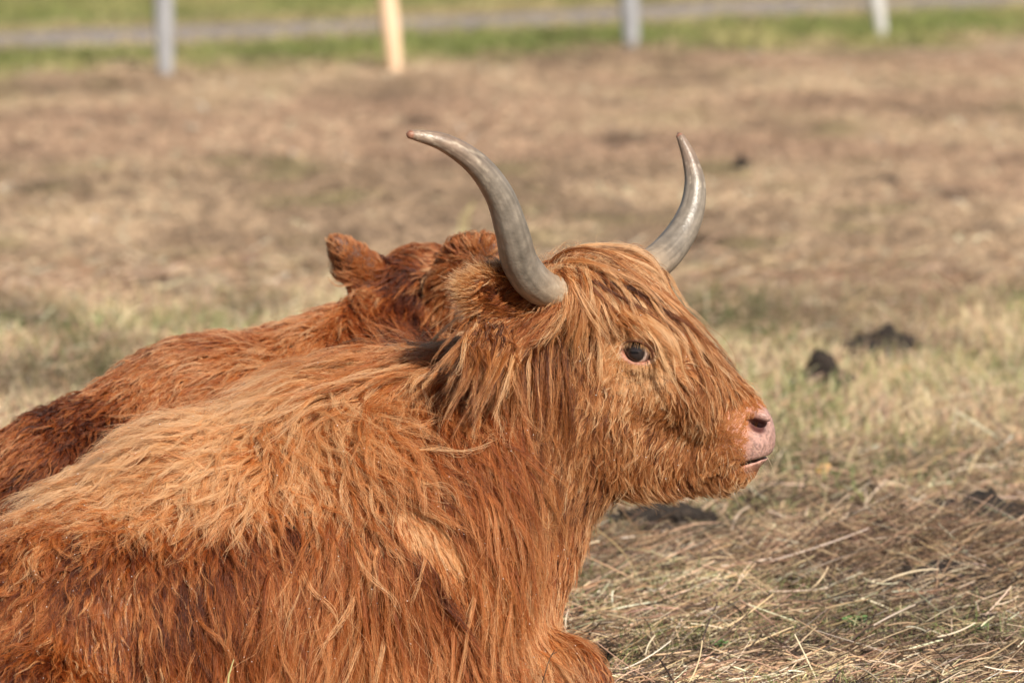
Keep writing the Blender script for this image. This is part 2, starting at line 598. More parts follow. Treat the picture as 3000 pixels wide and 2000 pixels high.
def leaf(px, py, L, az, label):
    g = ground_at(px, py)
    z0 = float(ground_h(np.array(g[0]), np.array(g[1]))) + .035
    c = np.array([g[0], g[1], z0])
    v, f = leaf_verts(c, nrm(np.array([math.cos(az), math.sin(az) * .6, .35])), nrm(np.array([0, -.8, .6])), L, L * .32, .01)
    o = mesh_obj('fallen_leaf', v, f, M_leaf, origin=c)
    o.modifiers.new('thickness', 'SOLIDIFY').thickness = .0008
    tag(o, label, 'leaf', 'dry yellow leaves on the meadow')


leaf(2385, 1428, .045, .3, 'dry orange leaf on straw just right of the cow\'s chin')
leaf(2620, 1115, .045, .2, 'dry orange leaf in stubble below the pair of dark clods')


def clover(px, py, s, label):
    g = ground_at(px, py)
    z0 = float(ground_h(np.array(g[0]), np.array(g[1])))
    c = np.array([g[0], g[1], z0])
    root = empty('clover_plant', c)
    root['_w'] = [float(q) for q in c]
    tag(root, label, 'clover', 'small clover plants in the straw')
    rr = np.random.default_rng(int(px))
    for k in range(4):
        a = k * 1.7 + .4
        top = c + np.array([math.cos(a) * s * .9, math.sin(a) * s * .8, s * (1.6 + .5 * rr.random())])
        v, f = [], []
        for i in range(5):
            t = i / 4
            q = c + (top - c) * t + np.array([0, 0, s * .25 * math.sin(t * math.pi)])
            for j in range(5):
                v.append(q + np.array([math.cos(j * 1.257), math.sin(j * 1.257), 0]) * s * .04)
        for i in range(4):
            for j in range(5):
                f.append((i * 5 + j, i * 5 + (j + 1) % 5, i * 5 + 5 + (j + 1) % 5, i * 5 + 5 + j))
        mesh_obj('stem', v, f, M_clover, parent=root)
        for j in range(3):
            b = a + j * 2.09
            v, f = leaf_verts(top, nrm(np.array([math.cos(b), math.sin(b), .25])), nrm(np.array([0, -.45, .9])), s * 1.0, s * .5, 0)
            mesh_obj('leaflet', v, f, M_clover, parent=root)


clover(2502, 1862, .018, 'light green clover plant in the dark straw, largest of the clovers')
clover(2110, 1905, .014, 'small green clover low in the straw beside the cow\'s chest')
clover(2860, 1880, .014, 'small green clover in the straw near the right frame edge')

# ------------------------------------------------------------------ implicit bodies
class Body:
    def __init__(self, xs, ys, zs):
        self.ax = [xs, ys, zs]
        self.v = np.full((len(xs), len(ys), len(zs)), .6, np.float32)

    def _sub(self, lo, hi):
        sl, co = [], []
        for a, l, h in zip(self.ax, lo, hi):
            i, j = np.searchsorted(a, l), np.searchsorted(a, h)
            sl.append(slice(max(i - 1, 0), min(j + 1, len(a))))
            co.append(a[sl[-1]])
        g = np.stack(np.meshgrid(*co, indexing='ij'), -1).astype(np.float32)
        return tuple(sl), g

    def _union(self, sl, d, k):
        a = self.v[sl]
        if k <= 0:
            self.v[sl] = np.minimum(a, d)
            return
        h = np.clip(.5 + .5 * (a - d) / k, 0, 1)
        self.v[sl] = a + (d - a) * h - k * h * (1 - h)

    def _carve(self, sl, d, k):
        a = self.v[sl]
        h = np.clip(.5 - .5 * (a + d) / k, 0, 1)
        self.v[sl] = a + (-d - a) * h + k * h * (1 - h)

    def ell(self, c, r, axes=None, k=.04, carve=False, margin=.16):
        c, r = np.asarray(c), np.asarray(r)
        ext = np.full(3, r.max() + margin) if not carve else np.full(3, r.max() + .03)
        sl, g = self._sub(c - ext, c + ext)
        q = g - c.astype(np.float32)
        if axes is not None:
            q = q @ np.stack(axes, 1).astype(np.float32)
        k0 = np.linalg.norm(q / r, axis=-1)
        k1 = np.linalg.norm(q / (r * r), axis=-1)
        d = k0 * (k0 - 1) / np.maximum(k1, 1e-6)
        d = np.where(k0 < 1e-3, -r.min(), d)
        (self._carve if carve else self._union)(sl, d, k)

    def cone(self, a, b, ra, rb, k=.05, squash=None, carve=False, margin=.16):
        a, b = np.asarray(a), np.asarray(b)
        m = max(ra, rb) + margin
        sl, g = self._sub(np.minimum(a, b) - m, np.maximum(a, b) + m)
        ab = b - a
        t = np.clip(((g - a) @ ab) / (ab @ ab), 0, 1)
        q = g - (a + t[..., None] * ab)
        if squash is not None:
            ax, s = squash
            q = q + (q @ ax)[..., None] * ax * (1 / s - 1)
        d = np.linalg.norm(q, axis=-1) - (ra + (rb - ra) * t)
        (self._carve if carve else self._union)(sl, d, k)

    def sample(self, p):
        """trilinear distance and gradient"""
        idx, fr, h = [], [], []
        for a in range(3):
            g = self.ax[a]
            c = np.clip(p[..., a], g[0] + 1e-6, g[-1] - 1e-6)
            i = np.clip(np.searchsorted(g, c) - 1, 0, len(g) - 2)
            w = g[i + 1] - g[i]
            idx.append(i); fr.append((c - g[i]) / w); h.append(w)
        i, j, k = idx
        x, y, z = fr
        V = self.v
        c000, c100 = V[i, j, k], V[i + 1, j, k]
        c010, c110 = V[i, j + 1, k], V[i + 1, j + 1, k]
        c001, c101 = V[i, j, k + 1], V[i + 1, j, k + 1]
        c011, c111 = V[i, j + 1, k + 1], V[i + 1, j + 1, k + 1]
        a00, a10 = c000 + (c100 - c000) * x, c010 + (c110 - c010) * x
        a01, a11 = c001 + (c101 - c001) * x, c011 + (c111 - c011) * x
        b0, b1 = a00 + (a10 - a00) * y, a01 + (a11 - a01) * y
        d = b0 + (b1 - b0) * z
        gz = (b1 - b0) / h[2]
        gy_ = ((a10 - a00) * (1 - z) + (a11 - a01) * z) / h[1]
        gx_ = (((c100 - c000) * (1 - y) + (c110 - c010) * y) * (1 - z) + ((c101 - c001) * (1 - y) + (c111 - c011) * y) * z) / h[0]
        return d, nrm(np.stack([gx_, gy_, gz], -1))

    def mesh(self):
        """surface nets"""
        V = self.v
        s = V < 0
        n = [len(a) for a in self.ax]
        c = sum(s[i:n[0] - 1 + i, j:n[1] - 1 + j, k:n[2] - 1 + k].astype(np.int8) for i in (0, 1) for j in (0, 1) for k in (0, 1))
        act = (c > 0) & (c < 8)
        ci = np.argwhere(act)
        vid = np.full(act.shape, -1, np.int64)
        vid[act] = np.arange(len(ci))
        acc = np.zeros((len(ci), 3))
        cnt = np.zeros(len(ci))
        offs = [(i, j, k) for i in (0, 1) for j in (0, 1) for k in (0, 1)]
        for o1 in offs:
            for a in range(3):
                if o1[a] == 1:
                    continue
                o2 = list(o1); o2[a] = 1
                p1, p2 = ci + np.array(o1), ci + np.array(o2)
                v1 = V[tuple(p1.T)].astype(np.float64)
                v2 = V[tuple(p2.T)].astype(np.float64)
                m = (v1 < 0) != (v2 < 0)
                t = np.where(m, v1 / np.where(m, v1 - v2, 1), 0)
                w1 = np.stack([self.ax[q][p1[:, q]] for q in range(3)], 1)
                w2 = np.stack([self.ax[q][p2[:, q]] for q in range(3)], 1)
                acc += np.where(m[:, None], w1 + (w2 - w1) * t[:, None], 0)
                cnt += m
        verts = acc / cnt[:, None]
        quads = []
        for a in range(3):
            b, c2 = (a + 1) % 3, (a + 2) % 3
            lo = [slice(None)] * 3
            hi = [slice(None)] * 3
            lo[a], hi[a] = slice(0, n[a] - 1), slice(1, n[a])
            e = np.argwhere(s[tuple(lo)] != s[tuple(hi)])
            e = e[(e[:, b] > 0) & (e[:, c2] > 0) & (e[:, b] < n[b] - 1) & (e[:, c2] < n[c2] - 1)]
            ub, uc = np.zeros(3, int), np.zeros(3, int)
            ub[b] = 1; uc[c2] = 1
            q = np.stack([vid[tuple((e - ub - uc).T)], vid[tuple((e - uc).T)], vid[tuple(e.T)], vid[tuple((e - ub).T)]], 1)
            flip = ~s[tuple(e.T)]
            q[flip] = q[flip][:, ::-1]
            quads.append(q)
        return verts, np.concatenate(quads)


def fine_axis(lo, hi, f0, f1, coarse, fine):
    out = []
    if f0 > lo:
        out += list(np.linspace(lo, f0, max(2, int((f0 - lo) / coarse)), endpoint=False))
    out += list(np.linspace(f0, f1, int((f1 - f0) / fine), endpoint=False))
    out += list(np.linspace(f1, hi, max(2, int((hi - f1) / coarse))))
    return np.array(out)


# ---- groom
class Field:
    """a comb: directions, lengths and so on given at places of the coat, blended in between"""
    def __init__(self, rows):
        self.r = np.array(rows, dtype=np.float64)

    def __call__(self, px, py):
        n = len(px)
        out = np.zeros((n, self.r.shape[1] - 2))
        for s in range(0, n, 20000):
            d2 = (px[s:s + 20000, None] - self.r[None, :, 0]) ** 2 + (py[s:s + 20000, None] - self.r[None, :, 1]) ** 2
            w = 1 / (d2 + 900) ** 2.0
            out[s:s + 20000] = (w @ self.r[:, 2:]) / w.sum(1, keepdims=True)
        return out


def surf_sample(verts, quads, n, wfun):
    tri = np.concatenate([quads[:, [0, 1, 2]], quads[:, [0, 2, 3]]])
    a, b, c = verts[tri[:, 0]], verts[tri[:, 1]], verts[tri[:, 2]]
    ar = np.linalg.norm(np.cross(b - a, c - a), axis=1)
    cen = (a + b + c) / 3
    w = ar * wfun(cen)
    i = R.choice(len(tri), n, p=w / w.sum())
    u, v = R.random((2, n, 1))
    m = u + v > 1
    u, v = np.where(m, 1 - u, u), np.where(m, 1 - v, v)
    return a[i] + (b[i] - a[i]) * u + (c[i] - a[i]) * v


def comb3(dx, dy, n):
    D = np.stack([dx, .7 * dy * np.tanh(n[:, 1] * 4 - .35), -dy], 1)
    return D


def lock_guides(body, roots, normals, comb, K=10, stray=.22, grav=.15, lenmul=None, layer=(.001, .010)):
    """comb: columns dx dy len lift curl pale ; returns (n,K,3)"""
    n = len(roots)
    dx, dy, L, lift, curl = comb[:, 0], comb[:, 1], comb[:, 2], comb[:, 3], comb[:, 4]
    L = L * R.uniform(.7, 1.2, n) * (1 if lenmul is None else lenmul)
    rpx, rpy = proj(roots)
    ang = R.normal(0, stray, n) * (.45 + 1.3 * curl)
    ang = ang + (fbm(rpx / 120.0, rpy / 120.0, 61, 3) - .5) * (.42 + 2.3 * curl)
    dx, dy = dx * np.cos(ang) - dy * np.sin(ang), dx * np.sin(ang) + dy * np.cos(ang)
    D = comb3(dx, dy, normals)
    p = roots.copy()
    out = [p.copy()]
    h = R.uniform(layer[0], layer[1], n) * np.clip(L / .06, .06, 1.0)
    ph, tw = R.random(n) * 6.28, R.uniform(5.5, 9.5, n) * np.where(R.random(n) < .5, -1, 1)
    nn = normals
    step = (L / (K - 1))[:, None]
    for k in range(1, K):
        t = k / (K - 1)
        T = D - nn * np.sum(D * nn, 1, keepdims=True)
        T = nrm(T + 1e-4)
        B = np.cross(nn, T)
        w = ph + tw * t
        d = T * 1.0 + nn * (lift * (1 - t) ** 1.5 * 1.3 + .02)[:, None] + np.array([0, 0, -1.0]) * (grav * t)
        d = d + nn * (np.clip(np.sum(D * nn, 1), 0, 1) * np.clip(-nn[:, 2] * 1.6, 0, 1) * .55)[:, None]
        d = d + (B * np.cos(w)[:, None] + nn * (.35 * np.sin(w))[:, None]) * (curl * 1.15)[:, None]
        p = p + nrm(d) * step
        sd_, g = body.sample(p)
        need = h * min(1, t * 2.5)
        push = np.clip(need - sd_, 0, None)
        p = p + g * push[:, None]
        far = np.clip(sd_ - .05 - L * .25, 0, None)
        p = p - g * (far * .5)[:, None]
        nn = nrm(np.where((sd_ < .05)[:, None], g, nn))
        out.append(p.copy())
    return np.stack(out, 1), L


def children(body, guides, L, normals, nch, spread, clump, K=8, frizz=.0035, lenvar=(.65, 1.05), collide=True):
    n, Kg = guides.shape[:2]
    gi = np.repeat(np.arange(n), nch)
    m = len(gi)
    t = np.linspace(0, 1, K)
    f = R.uniform(*lenvar, m)
    s = np.clip(f[:, None] * t[None], 0, 1) * (Kg - 1)
    i0 = np.clip(np.floor(s).astype(int), 0, Kg - 2)
    fr = (s - i0)[..., None]
    p = guides[gi[:, None], i0] * (1 - fr) + guides[gi[:, None], i0 + 1] * fr
    nn = normals[gi]
    a = nrm(np.cross(nn, R.standard_normal((m, 3))))
    sp = spread[gi] if isinstance(spread, np.ndarray) else spread
    rad = np.sqrt(R.random(m)) * sp
    off = a * rad[:, None]
    p0 = p[:, 0] + off
    d0, g0 = body.sample(p0)
    cl = clump[gi][:, None] if isinstance(clump, np.ndarray) else clump
    taper = 1 - cl * t[None] ** .8
    p = p + off[:, None] * taper[..., None] - (g0 * d0[:, None])[:, None] * (1 - t[None, :, None])
    Lc = L[gi]
    for q in range(2):
        v = nrm(R.standard_normal((m, 3)))
        w = R.uniform(4, 12, m)[:, None] * t[None] + R.random(m)[:, None] * 6.28
        am = (frizz * R.lognormal(0, .5, m) * np.clip(Lc / .08, .3, 1.5))[:, None] * t[None]
        p = p + v[:, None] * (np.sin(w) * am)[..., None]
    if collide:
        d, g = body.sample(p)
        push = np.clip(.0008 - d, 0, .05) * (t[None] > .05)
        p = p + g * push[..., None]
    return p, gi, f


def coat_colour(pale, gi, m, K, ramp, jit=.16, tip=.28, lockjit=.10):
    nl = int(gi.max()) + 1
    v = pale[gi] + (lockjit * R.standard_normal(nl))[gi] + (jit * np.ones(nl))[gi] * R.standard_normal(m)
    t = np.linspace(0, 1, K)
    v = np.clip(v[:, None] + tip * (t[None] - .45), 0, 1) * (len(ramp) - 1)
    i = np.clip(np.floor(v).astype(int), 0, len(ramp) - 2)
    fr = (v - i)[..., None]
    return ramp[i] * (1 - fr) + ramp[i + 1] * fr


def radii(m, K, r0, r1, var=.25):
    t = np.linspace(0, 1, K)
    return (r0 + (r1 - r0) * t[None] ** 1.4) * R.lognormal(0, var, m)[:, None]


# ------------------------------------------------------------------ the cow in front
YAW = math.radians(11)
HF = np.array([math.cos(YAW), -math.sin(YAW), 0])             # the way the head faces, seen from above
HL = np.array([-math.sin(YAW), -math.cos(YAW), 0])            # its side towards the camera


def ymid(X):
    return -(X - .17) * math.tan(YAW)


def H(px, py, lat=0.0):
    """a point of the head seen at (px, py), lat metres from its middle plane towards the camera"""
    y = 0.0
    for _ in range(4):
        q = P(px, py, y)
        y = ymid(q[0] + lat * math.sin(YAW)) - lat * math.cos(YAW)
    return P(px, py, y)


def head_axes(deg):
    a = math.radians(deg)
    f = HF * math.cos(a) + np.array([0, 0, math.sin(a)])
    u = -HF * math.sin(a) + np.array([0, 0, math.cos(a)])
    return [f, u, HL]


cow = Body(fine_axis(-1.75, .62, .06, .56, .014, .0042), fine_axis(-.75, .62, -.30, .14, .014, .0045), fine_axis(-.06, 1.02, .42, .93, .014, .0042))
EYE = H(1868, 1030, .112)
# trunk
cow.cone(P(1150, 1590, .06), P(700, 1775, -.02), .285, .325, .10)
cow.cone(P(700, 1775, -.02), P(-350, 2175, -.22), .325, .275, .10)
cow.ell(P(1230, 1640, -.13), (.24, .16, .27), k=.10)
cow.ell(P(250, 1900, -.30), (.25, .13, .22), k=.10)
cow.ell(P(-450, 2110, -.26), (.28, .26, .28), k=.10)
cow.cone(P(1180, 1450, .05), P(1610, 1120, .02), .24, .145, .10)
cow.cone(P(1415, 1450, .02), P(1440, 1850, .0), .162, .12, .09)
cow.cone(P(1620, 1230, .01), P(1505, 1560, .01), .125, .115, .09)
cow.cone(P(1250, 2000, -.16), P(1660, 2010, -.14), .13, .075, .07)          # folded foreleg
cow.cone(P(1660, 2010, -.14), P(1330, 2160, -.22), .07, .05, .05)
cow.cone(P(100, 2080, -.48), P(420, 2180, -.50), .10, .055, .07)             # hind leg tucked forward
# head
cow.ell(H(1735, 935), (.135, .102, .116), head_axes(-40), k=.06)
cow.cone(H(1780, 955), H(2105, 1212), .104, .071, .05, squash=(HL, 1.05))
cow.ell(H(1735, 1130), (.15, .15, .105), head_axes(0), k=.07)
cow.cone(H(1700, 1285), H(2110, 1368), .105, .047, .05, squash=(HL, .9))
cow.ell(H(2176, 1256), (.060, .061, .076), head_axes(-12), k=.03)
cow.ell(H(2184, 1297), (.052, .041, .066), head_axes(-5), k=.03)
cow.ell(H(2130, 1330), (.07, .04, .062), head_axes(15), k=.03)
cow.ell(H(2150, 1372), (.045, .026, .05), head_axes(18), k=.02)
cow.ell(H(1708, 852), (.065, .05, .10), head_axes(-25), k=.05)                # poll
for s in (1, -1):
    E = EYE if s > 0 else EYE - HL * .224
    cow.ell(E - HL * s * .012 + np.array([0, 0, .004]), (.048, .042, .028), head_axes(-25), k=.025)
    cow.ell(E + np.array([0, 0, .033]) - HL * s * .012, (.05, .018, .028), head_axes(-20), k=.02)   # brow
    hb = H(1660, 880, .10) if s > 0 else H(1830, 815, -.10)
    cow.ell(hb - HL * s * .02, (.05, .05, .05), k=.04)
# ears: flattened cups
EA0, EA1 = P(1650, 895, -.10), P(1360, 838, -.225)
eax = nrm(EA1 - EA0)
eup = nrm(np.array([0, -.25, 1.0]) - eax * np.dot(eax, np.array([0, -.25, 1.0])))
enn = np.cross(eax, eup)
if enn[1] > 0: enn = -enn
ECEN = (EA0 + EA1) / 2
cow.ell(ECEN, (.125, .058, .024), [eax, eup, enn], k=.015)
cow.cone(EA0 - eax * .06, EA0 + eax * .05, .04, .035, .03)
cow.ell(ECEN + enn * .026 - eup * .004 + eax * .02, (.092, .042, .022), [eax, eup, enn], k=.008, carve=True)
fe = P(1850, 860, .22)                                                        # far ear, mostly hidden
cow.ell(fe, (.11, .045, .022), [nrm(np.array([.35, .9, -.1])), nrm(np.array([0, .1, 1])), nrm(np.array([.9, -.35, 0]))], k=.02)
# nostrils, mouth, eye openings
for s in (1, -1):
    nc = H(2221, 1247, .058) if s > 0 else H(2221, 1247, .058) - HL * .116
    af, au, al = head_axes(-27)
    cow.ell(nc + HL * s * .004, (.024, .0125, .030), [af, au, al], k=.005, carve=True)
    cow.ell(nc - HF * .017 + np.array([0, 0, .013]) + HL * s * .010, (.007, .016, .016), [af, au, al], k=.007, carve=True)
    if s > 0: cow.ell(nc + HF * .004 + np.array([0, 0, .020]) - HL * s * .012, (.022, .010, .012), [af, au, al], k=.012)   # wing above the nostril
    E = EYE if s > 0 else EYE - HL * .224
    ef, eu, el = head_axes(-16)
    cow.ell(E - HL * s * .008, (.0243, .0243, .0243), k=.003, carve=True)
    cow.ell(E + HL * s * .02, (.0310, .0195, .042), [ef, eu, el], k=.004, carve=True)
    cow.ell(E + HF * .021 - np.array([0, 0, .008]) + HL * s * .012, (.013, .0055, .02), head_axes(-35), k=.004, carve=True)
m0, m1, m2 = H(2245, 1334, 0), H(2130, 1362, 0), H(2045, 1392, 0)
cow.ell(m0 + (m1 - m0) * .42, (.046, .0030, .12), head_axes(13), k=.006, carve=True)
cow.ell((m1 + m2) / 2 + HL * .0, (.038, .006, .12), head_axes(17), k=.006, carve=True)

cv, cq = cow.mesh()
croot = empty('highland_cow', (float(P(600, 2150, -.05)[0]), -.05, 0))
croot['_w'] = [croot.location.x, -.05, 0.0]
tag(croot, 'shaggy ginger highland cow with two grey horns lying in front, head raised', 'cow')


def gauss(px, py, x0, y0, sx, sy):
    return np.exp(-((px - x0) / sx) ** 2 - ((py - y0) / sy) ** 2)


vpx, vpy = proj(cv)
base = np.array([.20, .075, .028])
pink = np.array([.62, .33, .26])
peach = np.array([.48, .21, .13])
scol = np.repeat(base[None], len(cv), 0)
vlat = (cv - H(2000, 1100)) @ HL
hf = (cv - H(2190, 1290)) @ HF
mus = sstep(-.11, -.02, hf)[:, None] * (vpx > 1950)[:, None]
scol = scol + (peach - scol) * mus * .85
nose = (sstep(-.012, .022, (cv - H(2205, 1262)) @ head_axes(-12)[0]) * sstep(-.075, -.05, (cv[:, 2] - H(2205, 1262)[2])) * sstep(.058, .04, cv[:, 2] - H(2205, 1262)[2]) * (vpx > 1950))
fr = sstep(.60, .72, vnoise(cv[:, 1] * 420, cv[:, 2] * 420 + cv[:, 0] * 200, 5))[:, None]
nose_c = np.array([.52, .305, .255]) * (1 - .40 * fr)
scol = scol + (nose_c - scol) * nose[:, None]
deye = np.linalg.norm((cv - EYE) * np.array([1, 1, 1.2]), axis=1)
deye2 = np.linalg.norm((cv - EYE + HL * .224), axis=1)
dm = np.minimum(deye, deye2)
scol = scol + (np.array([.58, .37, .21]) - scol) * sstep(.105, .055, dm)[:, None]
ering = sstep(.041, .029, dm)[:, None]
scol = scol + (np.array([.38, .165, .105]) - scol) * ering
for s in (1, -1):                                                             # inside of the nostrils
    nc = H(2221, 1247, .058) - (0 if s > 0 else 1) * HL * .116
    din = np.linalg.norm(cv - (nc - HL * s * .012), axis=1)
    scol = scol + (np.array([.10, .035, .03]) - scol) * sstep(.026, .012, din)[:, None]
body = mesh_obj('body', cv, cq, M_skin, parent=croot, colors=scol)

# horns
M_horn = tint_mat('horn', rough=.38, bump=.6, bscale=160, dist=.0015, var=.22, vscale=45, spec=.5)


def catmull(pts, n):
    pts = np.asarray(pts, float)
    p = np.vstack([2 * pts[0] - pts[1], pts, 2 * pts[-1] - pts[-2]])
    u = np.linspace(0, len(pts) - 1 - 1e-6, n)
    i = np.floor(u).astype(int)
    f = (u - i)[:, None]
    a, b, c, d = p[i], p[i + 1], p[i + 2], p[i + 3]
    return .5 * (2 * b + (c - a) * f + (2 * a - 5 * b + 4 * c - d) * f ** 2 + (3 * b - a - 3 * c + d) * f ** 3)


def horn(name, ctrl, rads, seed, label):
    nR, nS = 170, 56
    c = catmull(ctrl, nR)
    r = catmull(np.array(rads)[:, None], nR)[:, 0] * .95
    tg = nrm(np.gradient(c, axis=0))
    up = nrm(np.cross(tg[0], np.array([.3, 1, .1])))
    v, col = [], []
    rng = np.random.default_rng(seed)
    ang = np.linspace(0, 2 * math.pi, nS, endpoint=False)
    stri = np.convolve(rng.standard_normal(nS * 3), np.ones(3) / 2, 'same')[nS:2 * nS]
    grey, bone, tipc, warm = np.array([.205, .172, .138]), np.array([.46, .33, .215]), np.array([.27, .12, .075]), np.array([.185, .125, .090])
    for i in range(nR):
        t = i / (nR - 1)
        up = nrm(up - tg[i] * np.dot(up, tg[i]))
        sd2 = np.cross(tg[i], up)
        rr = r[i] * (1 + .016 * math.sin(t * 95 + math.sin(t * 31)) * math.exp(-t * 4.5) + .012 * math.sin(t * 41 + seed) * math.exp(-t * 3))
        cc = bone + (grey - bone) * sstep(.06, .34, np.array(t))
        cc = cc + (warm * 1.25 - cc) * sstep(.58, .80, np.array(t)) * .8
        cc = cc + (tipc - cc) * sstep(.94, .985, np.array(t))
        for k in range(nS):
            q = rr * (1 + .012 * stri[k] * (1 - t))
            v.append(c[i] + (up * math.cos(ang[k]) + sd2 * math.sin(ang[k])) * q)
            fx, fy = np.array(t * 30.0 + seed), np.array(k * .36)
            flake = vnoise(fx * 1.2, fy * 1.3, seed) * .6 + vnoise(fx * 3, fy * 2, seed + 2) * .4
            streak = vnoise(np.array(t * 7.0), np.array(k * .8), seed + 4) * .6 + vnoise(np.array(t * 18.0), np.array(k * 1.7), seed + 6) * .4
            pale = max(0, flake - .58) * (1.7 if (t < .22 or t > .60) else .4)
            q1 = cc * (.66 + .68 * streak)
            col.append(q1 + (np.array([.60, .50, .38]) - q1) * min(pale, .75))
    v.append(c[-1] + tg[-1] * r[-1] * .9)
    col.append(tipc)
    f = []
    for i in range(nR - 1):
        for k in range(nS):
            f.append((i * nS + k, i * nS + (k + 1) % nS, (i + 1) * nS + (k + 1) % nS, (i + 1) * nS + k))
    for k in range(nS):
        f.append(((nR - 1) * nS + k, (nR - 1) * nS + (k + 1) % nS, nR * nS))
    f.append(tuple(range(nS))[::-1])
    o = mesh_obj(name, v, f, M_horn, parent=croot, colors=np.array(col))
    o['label'] = label


horn('horn', [P(1740, 845, -.06), P(1660, 858, -.11), P(1580, 838, -.17), P(1524, 770, -.22), P(1500, 680, -.26), P(1462, 570, -.29), P(1395, 480, -.32), P(1305, 420, -.35), P(1225, 398, -.37), P(1198, 394, -.38)],
     [.026, .030, .037, .0375, .034, .0295, .0245, .0185, .0115, .008], 3, 'near horn sweeping up and left to a brown tip')
horn('horn', [P(1790, 835, .05), P(1850, 805, .10), P(1925, 765, .17), P(1985, 700, .22), P(2025, 620, .25), P(2036, 540, .27), P(2022, 470, .285), P(2000, 415, .295), P(1990, 396, .30)],
     [.030, .036, .036, .033, .0275, .0225, .0165, .0105, .0078], 8, 'far horn curving up behind the forehead')

# eyes
M_eyeball, nt, b = new_mat('eyeball')
tc = N(nt, 'ShaderNodeTexCoord')
b.inputs['Roughness'].default_value = .04
b.inputs['Specular IOR Level'].default_value = .45
at = N(nt, 'ShaderNodeAttribute', attribute_name='tint')
nt.links.new(at.outputs['Color'], b.inputs['Base Color'])
b.inputs['Coat Weight'].default_value = .0
b.inputs['Coat Roughness'].default_value = .02
for s in (1, -1):
    E = (EYE if s > 0 else EYE - HL * .224) - HL * s * .008
    bm = bmesh.new()
    bmesh.ops.create_uvsphere(bm, u_segments=64, v_segments=48, radius=.0246)
    co = np.array([q.co[:] for q in bm.verts])
    fcs = [tuple(q.index for q in fc.verts) for fc in bm.faces]
    bm.free()
    gaze = nrm(HL * s + HF * (-.20 if s > 0 else .0) + np.array([0, 0, .02]))
    ew = E + co
    ca = nrm(co) @ gaze
    angd = np.degrees(np.arccos(np.clip(ca, -1, 1)))
    rgt = HF
    pu = np.abs(nrm(co) @ HF + .18 * s) / .42
    pv_ = np.abs(nrm(co)[:, 2]) / .10
    pupil = sstep(1.1, .9, np.sqrt(pu ** 2 + pv_ ** 2)) * (ca > 0)
    iris = sstep(53, 49, angd)
    ec = np.array([.66, .50, .42])[None] + (np.array([.030, .022, .021]) - np.array([.66, .50, .42]))[None] * iris[:, None]
    ec = ec + (np.array([.006, .006, .008]) - ec) * pupil[:, None]
    ec = ec + (np.array([.02, .012, .012]) - ec) * (sstep(5, 1.5, np.abs(angd - 51)) * .8)[:, None]
    bulge = sstep(52, 24, angd) * .0012
    ew = ew + nrm(co) * bulge[:, None]
    mesh_obj('eye', ew, fcs, M_eyeball, parent=croot, colors=ec)

